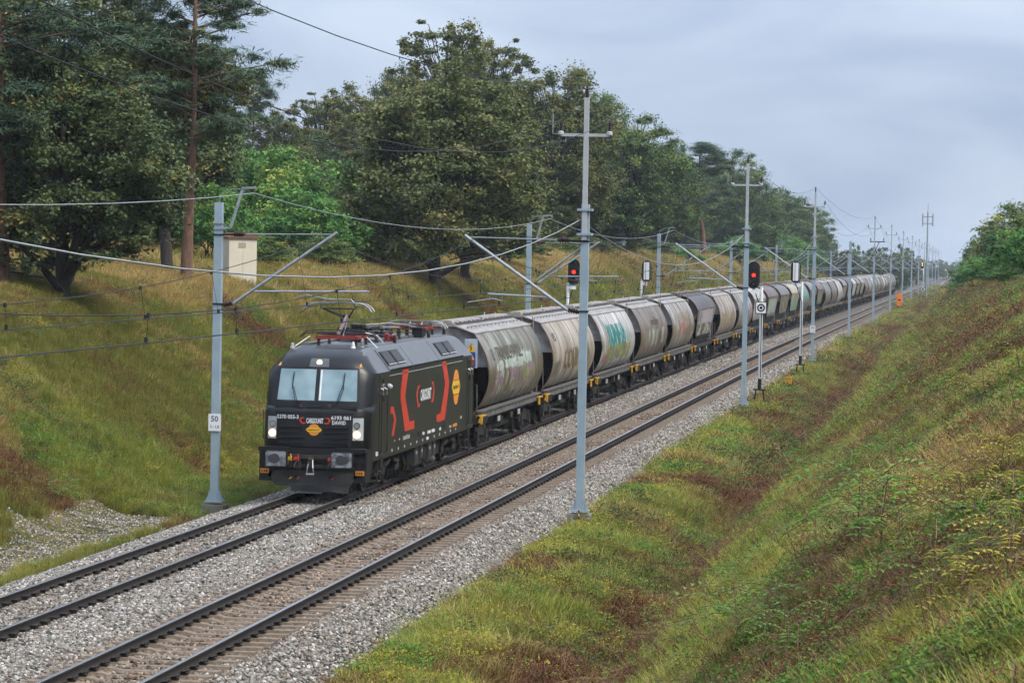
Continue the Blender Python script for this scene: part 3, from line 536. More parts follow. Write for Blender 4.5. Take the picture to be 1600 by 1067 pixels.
# ---- roof gear
M_ = MB(); M_.box(-.92, .92, 3.2, LEN-3.2, 3.9, 3.94); M_.box(-.55, .55, 6.5, 12.0, 3.94, 4.03); M_.box(-.95, -.75, 3.4, LEN-3.4, 3.94, 4.0); deck = M_.build('roof_deck', m_roofg, L)
def insul(x, y, z0, h_, r, m, par=None, nm='roof_insulator', nd=4):
    pr = []
    for k in range(nd): t0 = h_*k/nd; pr += [(r*.55, t0), (r, t0+h_/nd*.3), (r, t0+h_/nd*.5), (r*.55, t0+h_/nd*.8)]
    M_ = MB(); M_.lathe(pr+[(r*.5, h_)], (x, y, z0), (0, 0, 1), 10); return M_.build(nm, m, par or L)
def panto(y0, up, d):
    """y0: centre of the base frame, d: +1 the knee points back"""
    P = MB(); zb = 4.16
    for s in (-1, 1): P.beam((s*.52, y0-.75, zb), (s*.52, y0+.75, zb), .07, .09)
    for q in (-.75, 0, .75): P.beam((-.6, y0+q, zb), (.6, y0+q, zb), .08, .09)
    fr = P.build('pantograph_frame', m_insr, L)
    for x in (-.52, .52):
        for q in (-.7, .7): insul(x, y0+q, 3.93, .20, .055, m_insd, fr, nd=3)
    knee = (0, y0+d*.55, 4.72) if up else (0, y0+d*1.15, 4.30); hz = 5.10 if up else 4.36; hy = y0-d*.62 if up else y0-d*.75
    A = MB(); A.tube([(0, y0-d*.65, zb+.06), knee], .052, 8); A.build('lower_arm', m_coprd, fr)
    A = MB(); A.tube([(.10, y0-d*.45, zb+.02), (knee[0]+.02, knee[1]+d*.06, knee[2]-.06)], .016, 6); A.build('control_rod', m_steel, fr)
    A = MB(); A.tube([(-.10, knee[1], knee[2]), (.10, knee[1], knee[2])], .05, 8)
    for s in (-1, 1): A.tube([(s*.08, knee[1], knee[2]), (s*.42, hy+d*.05, hz-.16)], .024, 6)
    A.tube([(-.45, hy, hz-.15), (.45, hy, hz-.15)], .02, 6); A.tube([(.02, knee[1]+d*.1, knee[2]-.1), (-.36, hy, hz-.2)], .012, 5); A.build('upper_arm', m_blkd, fr)
    for q in (-.19, .19):
        A = MB(); A.tube([(-.97, hy+q, hz-.22), (-.9, hy+q, hz-.12), (-.76, hy+q, hz-.03), (-.6, hy+q, hz), (.6, hy+q, hz), (.76, hy+q, hz-.03), (.9, hy+q, hz-.12), (.97, hy+q, hz-.22)], .020, 6)
        A.beam((-.52, hy+q, hz+.01), (.52, hy+q, hz+.01), .045, .03); A.build('collector_strip', m_steel, fr)
    A = MB()
    for s in (-1, 1): A.tube([(s*.45, hy-.19, hz-.02), (s*.5, hy, hz-.16), (s*.45, hy+.19, hz-.02)], .016, 5); A.tube([(s*.5, hy-.24, hz-.09), (s*.75, hy-.24, hz-.10), (s*1.02, hy-.2, hz-.28)], .011, 5)
    A.build('pan_head_spring', m_insd, fr)
    if up:
        A = MB(); A.tube([(-.42, hy, hz+.02), (-.36, hy, hz+.10), (.36, hy, hz+.10), (.50, hy, hz-.04)], .014, 6); A.build('horn_loop', m_steel, fr)
        A = MB()         # folded head rest and hoops that lie over the frame
        for zz, rr_ in ((4.27, .95), (4.33, .92)): A.tube([(-rr_-.15, y0-.5, zz-.14), (-rr_, y0-.5, zz-.02), (-.5, y0-.5, zz+.03), (.5, y0-.5, zz+.03), (rr_, y0-.5, zz-.02), (rr_+.15, y0-.5, zz-.14)], .018, 6)
        A.tube([(-.7, y0-.1, 4.25), (.7, y0-.1, 4.25)], .03, 6); A.tube([(-.65, y0+.3, 4.22), (.6, y0+.3, 4.22)], .02, 6); A.build('rest_bar', m_insd, fr)
        A = MB()
        for s in (-1, 1): A.tube([(s*.8, y0-.55, 4.18), (s*1.15, y0-.85, 3.9)], .014, 5)
        A.tube([(.6, y0+.2, 4.28), (.9, y0+.4, 4.2), (1.05, y0+.5, 4.0)], .014, 5); A.build('shunt_cable', m_wht, fr)
    return fr
panto(4.15, True, 1); panto(LEN-4.3, False, -1)
for x, y, h_, m in ((.55, 6.2, .34, m_insd), (.2, 6.6, .42, m_insd), (.62, 7.4, .22, m_insr), (.3, 8.3, .36, m_insd), (-.3, 7.5, .4, m_insd), (.55, 9.6, .33, m_insd), (.1, 10.3, .4, m_insd), (-.4, 9.2, .36, m_insd), (.5, 11.2, .36, m_insd), (-.2, 11.6, .36, m_insd)):
    insul(x, y, 3.98, h_, .085, m)
M_ = MB()
for a, c in (((.2, 6.6, 4.42), (-.3, 7.5, 4.40)), ((-.3, 7.5, 4.4), (-.4, 9.2, 4.36)), ((-.4, 9.2, 4.36), (.1, 10.3, 4.4)), ((.1, 10.3, 4.4), (.5, 11.2, 4.34)), ((.5, 11.2, 4.34), (.3, 13.6, 4.2)), ((.3, 8.3, 4.34), (.55, 9.6, 4.3))): M_.tube([a, c], .028, 6)
M_.build('roof_busbar', m_steel, L)
for y0, y1, x0, x1, z1, m in ((6.3, 6.9, -.2, .1, 4.45, m_dull), (6.9, 7.3, -.7, -.4, 4.35, m_dull), (8.6, 9.6, -.15, .35, 4.2, m_insd), (9.9, 11.4, -.75, -.35, 4.28, m_dull), (7.9, 8.2, .45, .75, 4.12, m_insr), (12.0, 12.5, .5, .8, 4.25, m_dull)):
    M_ = MB(); M_.box(x0, x1, y0, y1, 3.95, z1); M_.box(x0-.03, x1+.03, y0-.03, y1+.03, z1-.06, z1-.03); M_.build('roof_box', m, L)
for x, y, h_, m in ((.62, 2.6, .20, m_wht), (.80, 2.95, .30, m_steel), (.92, 7.0, .28, m_dull), (.9, 12.6, .26, m_dull), (-.95, 2.1, .16, m_gry), (.75, 16.2, .42, m_dull)):
    M_ = MB(); M_.lathe([(.07, 0), (.07, .04), (.05, .06), (.045, h_*.7), (.02, h_)], (x, y, 3.88), (0, 0, 1), 10); M_.build('roof_antenna', m, L)
# ---- running gear
M_ = MB(); M_.box(-1.0, 1.0, .62, 1.4, .35, .96); M_.box(-1.34, 1.34, 1.6, LEN-1.6, .86, 1.0); M_.box(-1.25, 1.25, 7.6, 11.4, .32, .86); M_.build('underframe', m_under, L)
for s in (-1, 1):
    for y0, y1, zb in ((7.7, 8.35, .42), (8.6, 9.1, .55), (9.9, 10.55, .40), (10.7, 11.2, .5)):
        M_ = MB(); M_.box(*sorted((s*1.1, s*1.42)), y0, y1, zb, .97); M_.box(*sorted((s*1.1, s*1.435)), y0+.05, y1-.05, zb+.05, .9); ub = M_.build('equipment_box', MAT('box_grey_black', (0.0330, 0.0318, 0.0300), .55, c2=(0.0210, 0.0198, 0.0180), scale=5), L)
        M_ = MB(); M_.box(*sorted((s*1.435, s*1.442)), y0+.2, y0+.34, .72, .80); M_.build('box_label', m_gry, ub)
    for y in (8.45, 9.35, 9.6, 9.75):
        M_ = MB(); M_.tube([(s*1.3, y, .98), (s*1.36, y, .8), (s*1.33, y+.06, .5)], .025, 6); M_.build('underframe_pipe', m_under2, L)
def wheel(y, par, r=.625, spk=True):
    for s in (-1, 1):
        M_ = MB(); M_.lathe([(.12, 0), (r*.72, .0), (r*.84, -.01), (r*.86, .03), (r, .035), (r, -.095), (r+.03, -.10), (r+.03, -.125), (.2, -.125)], (s*.815, y, r), (s, 0, 0), 26); wh = M_.build('wheel', m_wheel, par, smooth=30)
        M_ = MB(); M_.cyl((s*.80, y, r), (s*1.0, y, r), .13, n=12); M_.build('axle_box', m_under, wh)
    M_ = MB(); M_.cyl((-.75, y, r), (.75, y, r), .09, n=8); M_.build('axle', m_under, par)
for yc in (4.75, LEN-4.75):
    M_ = MB()
    for s in (-1, 1):
        M_.box(*sorted((s*.98, s*1.16)), yc-2.15, yc+2.15, .62, .84)
        for q in (-1.5, 1.5): M_.box(*sorted((s*.95, s*1.2)), yc+q-.28, yc+q+.28, .42, .74)
    M_.box(-1, 1, yc-.3, yc+.3, .5, .8); bg = M_.build('bogie', m_under, L)
    for q in (-1.5, 1.5): wheel(yc+q, bg)
    for s in (-1, 1):
        for q in (-.45, .45):
            M_ = MB(); pr = []
            for k in range(6): pr += [(.10, k*.055), (.125, k*.055+.027)]
            M_.lathe(pr, (s*1.08, yc+q, .60), (0, 0, 1), 10); M_.build('coil_spring', m_under2, bg)
        for q, a in ((-1.0, .5), (.95, -.5)):
            M_ = MB(); M_.cyl((s*1.25, yc+q, .42), (s*1.25, yc+q+.12, .98), .06, n=8); M_.cyl((s*1.27, yc+q+.1, .66), (s*1.27, yc+q+.75*a*2, .78), .075, n=8); M_.build('damper', m_under2, bg)
        M_ = MB(); M_.tube([(s*1.2, yc+2.0, .9), (s*1.28, yc+2.1, .5), (s*1.2, yc+2.25, .3)], .05, 7); M_.build('sand_pipe', m_under, bg)
# ------------------------------------------------------------------ grain hopper wagons (local: y from the buffers back, 15.5 m over buffers)
WL = 15.5
def wagon_mat(name, seed, base, stain, graf=(), rough=.40, sd=.5, lift=False):
    m, t, b = new_mat(name); b.inputs['Roughness'].default_value = rough; b.inputs['Specular IOR Level'].default_value = .4
    lk = t.links.new
    def attr(nm): a = N(t, 'ShaderNodeAttribute'); a.attribute_name = nm; return a.outputs['Fac']
    su, sv = attr('su'), attr('sv')
    def vec(ku, kv, w_=seed):
        c = N(t, 'ShaderNodeCombineXYZ'); a = N(t, 'ShaderNodeMath', operation='MULTIPLY'); a.inputs[1].default_value = ku; lk(su, a.inputs[0])
        d = N(t, 'ShaderNodeMath', operation='MULTIPLY'); d.inputs[1].default_value = kv; lk(sv, d.inputs[0]); lk(a.outputs[0], c.inputs[0]); lk(d.outputs[0], c.inputs[1]); c.inputs[2].default_value = w_*1.37; return c.outputs[0]
    def noise(v, det=4, ro=.6, dist=0.):
        n = N(t, 'ShaderNodeTexNoise'); n.inputs['Scale'].default_value = 1; n.inputs['Detail'].default_value = det; n.inputs['Roughness'].default_value = ro; n.inputs['Distortion'].default_value = dist; lk(v, n.inputs[0]); return n.outputs[0]
    def ramp(f, stops, const=False):
        r = N(t, 'ShaderNodeValToRGB'); el = r.color_ramp.elements
        if const: r.color_ramp.interpolation = 'CONSTANT'
        for i, (p, c) in enumerate(stops):
            q = el[0] if i == 0 else (el[len(el)-1] if i == len(stops)-1 else el.new(p)); q.position = p; q.color = lin(c)
        lk(f, r.inputs[0]); return r.outputs[0]
    def mix(f, a, c, mode='MIX'):
        x = N(t, 'ShaderNodeMix', data_type='RGBA', blend_type=mode); lk(f, x.inputs[0]); (lk(a, x.inputs[6]) if not isinstance(a, tuple) else None); 
        if isinstance(a, tuple): x.inputs[6].default_value = lin(a)
        if isinstance(c, tuple): x.inputs[7].default_value = lin(c)
        else: lk(c, x.inputs[7])
        return x.outputs[2]
    def mul(a, c):
        x = N(t, 'ShaderNodeMath', operation='MULTIPLY', use_clamp=True); lk(a, x.inputs[0]); (lk(c, x.inputs[1]) if not isinstance(c, (int, float)) else setattr(x.inputs[1], 'default_value', c)); return x.outputs[0]
    def rng(f, a, c, lo=0., hi=1.):
        x = N(t, 'ShaderNodeMapRange'); x.inputs[1].default_value = a; x.inputs[2].default_value = c; x.inputs[3].default_value = lo; x.inputs[4].default_value = hi; lk(f, x.inputs[0]); return x.outputs[0]
    col = ramp(noise(vec(.45, 1.1)), [(.35, tuple(x*.78 for x in base)), (.65, base)])
    st = noise(vec(2.1, .7, seed+3), 5, .65)                      # rain streaks run down the sheet
    col = mix(mul(rng(st, .40, .54), sd), col, stain)
    col = mix(mul(rng(noise(vec(.4, 1.6, seed+5), 3), .48, .60), .85*sd), col, tuple(x*.7 for x in stain))
    col = mix(mul(rng(noise(vec(.9, .7, seed+41), 4, .7), .52, .62), .7*sd), col, tuple(min(1, x*q) for x, q in zip(stain, (1.0, .78, .62))))
    col = mix(mul(rng(su, 3.2, 1.3), mul(rng(noise(vec(2.5, 5, seed+44)), .40, .58), .8)), col, (.13, .075, .045))
    col = mix(mul(rng(sv, .22, .0), mul(rng(noise(vec(5, 3, seed+8)), .3, .6), .85)), col, (.06, .045, .032))   # dirt thrown up at the foot
    for (u0, u1, v0, v1, cols, fu, fv, thr) in graf:
        if v1 > v0 and lift: v0, v1 = .16+.84*v0, .16+.84*v1
        nz = noise(vec(1.5, 9, seed+11), 2); ju = N(t, 'ShaderNodeMath', operation='MULTIPLY_ADD'); ju.inputs[1].default_value = .9; lk(nz, ju.inputs[0]); lk(su, ju.inputs[2])
        jv = N(t, 'ShaderNodeMath', operation='MULTIPLY_ADD'); jv.inputs[1].default_value = .16; lk(nz, jv.inputs[0]); lk(sv, jv.inputs[2])
        box = mul(mul(rng(ju.outputs[0], u0+.4, u0+.6), rng(ju.outputs[0], u1+.6, u1+.4)), mul(rng(jv.outputs[0], v0+.07, v0+.09), rng(jv.outputs[0], v1+.09, v1+.07)))
        strk = rng(noise(vec(fu, fv, seed+17), 2, .5, .8), thr, thr+.03)
        k = len(cols); pc = ramp(noise(vec(1.1, 6, seed+23), 1, .5, .6), [(.30+.4*i/max(k, 1), c) for i, c in enumerate(cols)] if k > 1 else [(0, cols[0]), (1, cols[0])], True)
        col = mix(mul(mul(box, strk), .9), col, pc)
    lk(col, b.inputs['Base Color'])
    bp = N(t, 'ShaderNodeBump'); bp.inputs['Strength'].default_value = .25; bp.inputs['Distance'].default_value = .05; lk(noise(vec(1.2, 3, seed+31), 3), bp.inputs['Height']); lk(bp.outputs[0], b.inputs['Normal']); return m
m_wdark = MAT('wagon_inside_dark', (0.0090, 0.0077, 0.0067), .85, c2=(0.0158, 0.0126, 0.0108)); m_wrust = MAT('wagon_rust', (0.0595, 0.0315, 0.0210), .85, c2=(0.0350, 0.0224, 0.0168), scale=3)
m_wframe = MAT('wagon_frame', (0.0425, 0.0375, 0.0330), .75, c2=(0.0225, 0.0200, 0.0180), scale=3); m_wsill = MAT('wagon_sill_pale', (0.1680, 0.1600, 0.1520), .6, c2=(0.0720, 0.0640, 0.0544), scale=3)
m_wroof = MAT('wagon_roof_pale', (0.3116, 0.2993, 0.2870), .5, c2=(0.2214, 0.1845, 0.1517), scale=1.6, stretch=(3, .6, 1)); m_wroofb = MAT('wagon_roof_brown', (.17, .125, .105), .6, c2=(.10, .075, .062), scale=1.8)
m_wend = MAT('wagon_end_grey', (.44, .42, .41), .55, c2=(.24, .18, .15), scale=2.2); m_wendb = MAT('wagon_end_brown', (.13, .10, .09), .6, c2=(.085, .062, .052), scale=2)
m_seam = MAT('weld_seam_grime', (.16, .135, .105), .6, c2=(.09, .072, .052), scale=4); m_walk = MAT('walkway_brown', (0.0595, 0.0490, 0.0420), .8, c2=(0.0980, 0.0875, 0.0770), scale=4); m_wyel = MAT('step_yellow', (.62, .34, .015), .55, c2=(.46, .24, .012), scale=6)
PR = np.array([(1.02, 3.87), (1.17, 3.66), (1.37, 3.32), (1.49, 3.01), (1.56, 2.7), (1.575, 2.39), (1.53, 2.08), (1.36, 1.64), (1.12, 1.36)])
PA = np.array([(.55, 4.10), (.9, 3.98), (1.18, 3.78), (1.38, 3.52), (1.48, 3.28)])
PB = np.array([(1.50, 3.27), (1.42, 2.75), (1.33, 2.2), (1.25, 1.72)])
def resample(P, n):
    d = np.r_[0, np.cumsum(np.hypot(*np.diff(P, axis=0).T))]; s = np.linspace(0, d[-1], n)
    # smooth by quadratic-ish interpolation on a fine polyline
    f = np.stack([np.interp(s, d, P[:, k]) for k in (0, 1)], -1)
    for _ in range(2): f[1:-1] = (f[:-2]+2*f[1:-1]+f[2:])/4
    return f
def sheet(P, y0, y1, s, n=22, ny=14, th=.03, inset=(0, 0), v0=0., v1=1.):
    """side sheet: profile P swept along y, with thickness; inset: how much shorter the lower edge is at both ends"""
    f = resample(P, n); nx = len(f); tt = np.linspace(0, 1, nx); us = np.linspace(0, 1, ny); V_ = []; su = []; sv = []
    for off in (0, th):
        for i, (x, z) in enumerate(f):
            a = y0+inset[0]*tt[i]; c = y1-inset[1]*tt[i]
            for u in us: V_.append((s*(x-off), a+(c-a)*u, z-(off*.3))); su.append(a+(c-a)*u); sv.append(v0+(v1-v0)*(1-tt[i]))
    F_ = []
    n1 = nx*ny
    for i in range(nx-1):
        for j in range(ny-1):
            q = (i*ny+j, i*ny+j+1, (i+1)*ny+j+1, (i+1)*ny+j); F_.append(q if s > 0 else q[::-1]); r = tuple(n1+k for k in q); F_.append(r[::-1] if s > 0 else r)
    ring = [j for j in range(ny)]+[i*ny+ny-1 for i in range(1, nx)]+[(nx-1)*ny+j for j in range(ny-2, -1, -1)]+[i*ny for i in range(nx-2, 0, -1)]
    for k in range(len(ring)):
        a, c = ring[k], ring[(k+1) % len(ring)]; q = (a, n1+a, n1+c, c); F_.append(q if s > 0 else q[::-1])
    me = np_mesh('side_sheet', np.array(V_), np.array(F_), m_wend, {'su': su, 'sv': sv}, smooth=True); me.set_sharp_from_angle(angle=RAD(50)); return me
def yellow_step(y, s, d):
    Y_ = MB(); K_ = MB(); yf = y-d*.04
    Y_.box(*sorted((s*.62, s*1.46)), *sorted((yf, yf+d*.06)), .98, 1.20); Y_.box(*sorted((s*1.43, s*1.48)), *sorted((yf, yf+d*1.05)), .93, 1.17); Y_.box(*sorted((s*.9, s*1.46)), *sorted((yf+d*.02, yf+d*.98)), 1.18, 1.21)
    for k in range(4):
        x0 = s*(.68+k*.20); K_.beam((x0, yf-.003*d, .975), (x0+s*.09, yf-.003*d, 1.205), .10, .012, (0, 1, 0))
    for k in range(4): y0_ = yf+d*(.10+k*.22); K_.beam((s*1.483, y0_, .925), (s*1.483, y0_+d*.10, 1.175), .012, .10, (1, 0, 0))
    return Y_, K_
def y25(yc, lite):
    out_ = []
    M_ = MB()
    for s in (-1, 1):
        M_.prism([(yc-1.25, .55), (yc-1.1, .78), (yc-.45, .70), (yc-.3, .86), (yc+.3, .86), (yc+.45, .70), (yc+1.1, .78), (yc+1.25, .55), (yc+.5, .45), (yc-.5, .45)], 'x', *sorted((s*.92, s*1.08)))
        for q in (-.9, .9):
            M_.box(*sorted((s*.90, s*1.16)), yc+q-.17, yc+q+.17, .30, .62)
            for e_ in (-.26, .26): M_.cyl((s*1.04, yc+q+e_, .42), (s*1.04, yc+q+e_, .68), .075, n=7)
    M_.box(-1, 1, yc-.2, yc+.2, .5, .84)
    out_.append((M_, 'bogie', None))
    for q in (-.9, .9):
        for s in (-1, 1):
            W_ = MB(); r = .46; W_.lathe([(.1, .0), (r*.74, 0), (r*.8, .03), (r, .035), (r, -.095), (r+.028, -.1), (r+.028, -.125), (.1, -.125)], (s*.815, yc+q, r), (s, 0, 0), 16); out_.append((W_, 'wheel', 'bogie'))
    return out_
def make_wagon(kind, lite=False):
    root = thing('hopper_wagon', 'x', 'wagon')
    y0, y1 = 1.42, WL-1.42
    F_ = MB()
    for s in (-1, 1): F_.box(*sorted((s*1.2, s*1.30)), .62, WL-.62, 1.02, 1.24)
    F_.box(-.25, .25, .62, WL-.62, .92, 1.2)
    for y in (.55, WL-.67): F_.box(-1.28, 1.28, y, y+.12, .92, 1.24)
    F_.box(-1.2, 1.2, .67, 2.6, 1.2, 1.26); F_.box(-1.2, 1.2, WL-2.6, WL-.67, 1.2, 1.26)
    for y in (3.6, WL-3.6, 6.2, WL-6.2): F_.box(-1.2, 1.2, y-.08, y+.08, .95, 1.2)
    F_.build('frame', m_wframe, root)
    for s in (-1, 1):
        if kind == 'round':
            S_ = MB(); S_.box(*sorted((s*1.18, s*1.42)), y0-.5, y1+.5, 1.30, 1.345); S_.box(*sorted((s*1.30, s*1.36)), y0-.5, y1+.5, 1.08, 1.30); S_.build('sill', m_wsill, root)
            put('side_sheet', sheet(PR, y0, y1, s), root); fs_ = resample(PR, 16)
            if not lite:
                for q in range(1, 6): ys_ = y0+(y1-y0)*q/6; S_ = MB(); S_.tube([(s*(x+.004), ys_, z) for x, z in fs_], .014, 4); S_.build('weld_seam', m_seam, root)
            R_ = MB(); R_.add([(s*1.06, y0-.05, 3.84), (s*1.06, y1+.05, 3.84), (s*.36, y1+.05, 4.08), (s*.36, y0-.05, 4.08), (s*1.06, y0-.05, 3.88), (s*1.06, y1+.05, 3.88), (s*.36, y1+.05, 4.12), (s*.36, y0-.05, 4.12)], [(0, 1, 2, 3), (4, 5, 6, 7), (0, 1, 5, 4), (1, 2, 6, 5), (2, 3, 7, 6), (3, 0, 4, 7)])
            R_.build('roof_sheet', m_wroof, root)
        else:
            put('upper_sheet', sheet(PA, y0+.1, y1-.1, s, 14, 12, v0=.7, v1=1.), root); put('side_sheet', sheet(PB, y0+.12, y1-.12, s, 8, 10, inset=(1.55, 1.55), v0=0., v1=.68), root)
            S_ = MB()
            for k in range(9):
                yk = 3.6+k*1.04; S_.beam((s*1.2, yk, 1.78), (s*1.02, yk-.35, 1.2), .1, .12)
            S_.box(*sorted((s*1.0, s*1.24)), 3.2, WL-3.2, 1.62, 1.74); S_.build('chute_ribs' if False else 'chute_frame', m_wdark, root)
            S_ = MB(); S_.box(*sorted((s*1.22, s*1.32)), .7, WL-.7, 1.1, 1.24); S_.build('sill', m_wframe, root)
    # roof ridge: hatches, walkway
    R_ = MB(); R_.box(-.37, .37, y0+.2, y1-.2, 4.06, 4.15) if kind == 'round' else R_.box(-.56, .56, y0+.1, y1-.1, 4.03, 4.12)
    R_.build('roof_ridge', m_wroof if kind == 'round' else m_wroofb, root)
    for k in range(2):
        a = y0+.35+k*(y1-y0)/2; c = a+(y1-y0)/2-.6; T_ = MB(); T_.prism([(-.24, 4.16), (.24, 4.16), (.20, 4.26), (-.20, 4.26)], 'y', a, c); hh = T_.build('hatch_cover', m_wroof if kind == 'round' else m_wroofb, root)
        if not lite:
            T_ = MB()
            for q in np.arange(a+.4, c, .9): T_.box(.22, .34, q, q+.08, 4.15, 4.20)
            T_.build('hatch_latch', m_walk, hh)
    T_ = MB(); T_.box(-.72, -.40, y0+.1, y1-.1, 4.14, 4.17); T_.box(.40, .44, y0+.1, y1-.1, 4.16, 4.19); T_.build('walkway', m_walk, root)
    if not lite:
        T_ = MB()
        for q in np.arange(y0+.4, y1-.3, .85): T_.tube([(.74, q, 4.0), (.74, q, 4.06)], .012, 4)
        T_.tube([(.74, y0+.3, 4.06), (.74, y1-.3, 4.06)], .012, 4); T_.build('roof_rail', m_walk, root)
    for e_, yy, d in (('f', y0, 1), ('r', y1, -1)):
        E_ = MB(); prof = PR if kind == 'round' else np.vstack([PA, PB[:2]])
        f = [(x-.05, z-.02) for x, z in prof if z > 2.78]; zt = 4.08; zb = 2.75; xb = np.interp(-zb, -prof[:, 1], prof[:, 0])-.05
        poly = [(-.3, zt), (.3, zt)]+f+[(xb, zb)]; poly = poly+[(-x, z) for x, z in reversed(f+[(xb, zb)])]
        E_.prism(poly, 'y', yy+d*.30, yy+d*.36); E_.build('end_panel', m_wend if kind == 'round' else m_wendb, root)
        E_ = MB(); a = yy+d*.33; c = yy+d*3.3
        E_.add([(-1.42, a, 2.76), (1.42, a, 2.76), (1.05, c, 1.15), (-1.05, c, 1.15), (-1.42, a+d*.06, 2.76), (1.42, a+d*.06, 2.76), (1.05, c+d*.06, 1.15), (-1.05, c+d*.06, 1.15)], [(0, 1, 2, 3), (4, 5, 6, 7), (0, 1, 5, 4), (1, 2, 6, 5), (2, 3, 7, 6), (3, 0, 4, 7)])
        for s in (-1, 1): E_.beam((s*.9, a+d*.5, 2.45), (s*.9, a-d*.1, 1.25), .09, .09)
        E_.build('hopper_slope', m_wrust if kind == 'round' else m_wdark, root)
        E_ = MB(); E_.box(-1.0, 1.0, yy+d*2.2-.05, yy+d*2.2+.05, 1.26, 2.3); E_.build('inner_bulkhead', m_wdark, root)
        if not lite:
            T_ = MB(); xl = -.95*d; yl = yy-d*.12
            for q in (-.2, .2): T_.tube([(xl+q, yl, 1.25), (xl+q, yl, 4.0), (xl+q, yl+d*.4, 4.22)], .018, 5)
            for z in np.arange(1.5, 4.0, .3): T_.tube([(xl-.2, yl, z), (xl+.2, yl, z)], .013, 4)
            T_.build('ladder', m_wend, root)
            T_ = MB()
            for s in (-1, 1): T_.tube([(s*1.25, yy-d*.55, 1.3), (s*1.25, yy-d*.62, 2.2), (s*1.1, yy-d*.62, 2.25), (s*1.0, yy-d*.6, 1.3)], .018, 5)
            T_.build('end_handrail', m_wsill, root)
        for s in (-1, 1):
            Y_, K_ = yellow_step(.60 if d > 0 else WL-.60, s, d); st_ = Y_.build('corner_step', m_wyel, root); K_.build('step_stripe', m_blkd, st_)
            B_ = MB(); ye = 0 if d > 0 else WL; B_.cyl((s*.875, ye+d*.03, 1.03), (s*.875, ye+d*.58, 1.03), .10, n=8); B_.cyl((s*.875, ye+d*.01, 1.03), (s*.875, ye+d*.05, 1.03), .23, n=12); B_.build('buffer', m_under, root)
        H_ = MB(); H_.tube([(0, ye+d*.6, 1.0), (0, ye+d*.1, .95), (0, ye+d*.15, .7), (0, ye+d*.4, .6)], .04, 6); H_.tube([(.25, ye+d*.5, .95), (.28, ye+d*.1, .75), (.2, ye+d*.05, .6)], .025, 5); H_.build('screw_coupling', m_under, root)
    for yc in (2.75, WL-2.75):
        bo = None
        for M_, nm, par in y25(yc, lite):
            o = M_.build(nm, m_under if nm == 'bogie' else m_wheel, root if par is None else bo, fixn=True)
            if par is None: bo = o
    if not lite:
        G_ = MB(); G_.box(-.9, .9, 5.3, 10.2, .45, .62); G_.box(-.6, .6, 6.2, 9.4, .62, 1.3)
        for s in (-1, 1): G_.box(*sorted((s*.95, s*1.2)), 6.4, 6.9, .62, .9); G_.box(*sorted((s*1.0, s*1.25)), 8.6, 8.9, .7, .95)
        G_.build('brake_gear', m_under, root)
        for s in (-1, 1):
            for y, m in ((5.0, m_gry), (9.6, m_wend), (7.8, m_wrust)):
                G_ = MB(); G_.box(*sorted((s*1.30, s*1.33)), y, y+.45, .80, .98); G_.build('side_plate', m, root)
    else:
        G_ = MB(); G_.box(-.8, .8, 5.3, 10.2, .5, 1.2); G_.build('brake_gear', m_under, root)
    return root
m_g = dict(
 pale=((.46, .435, .395), (.115, .088, .055)), cream=((.50, .435, .345), (.15, .105, .06)), green=((.34, .345, .30), (.095, .082, .038)), tan=((.25, .205, .16), (.10, .07, .045)),
 grey=((.30, .295, .28), (.10, .082, .06)), brown=((.105, .072, .058), (.05, .036, .029)), rosy=((.24, .15, .12), (.10, .065, .052)), white=((.62, .61, .59), (.16, .13, .09)))
TEAL = (.015, .23, .22); GRN = (.075, .17, .05); YLW = (.46, .33, .05); PUR = (.20, .11, .16); RED_ = (.30, .07, .05); DK = (.045, .04, .04); LIL = (.40, .34, .38); PGR = (.33, .40, .34); GLD = (.38, .27, .10); OLV = (.13, .11, .06)
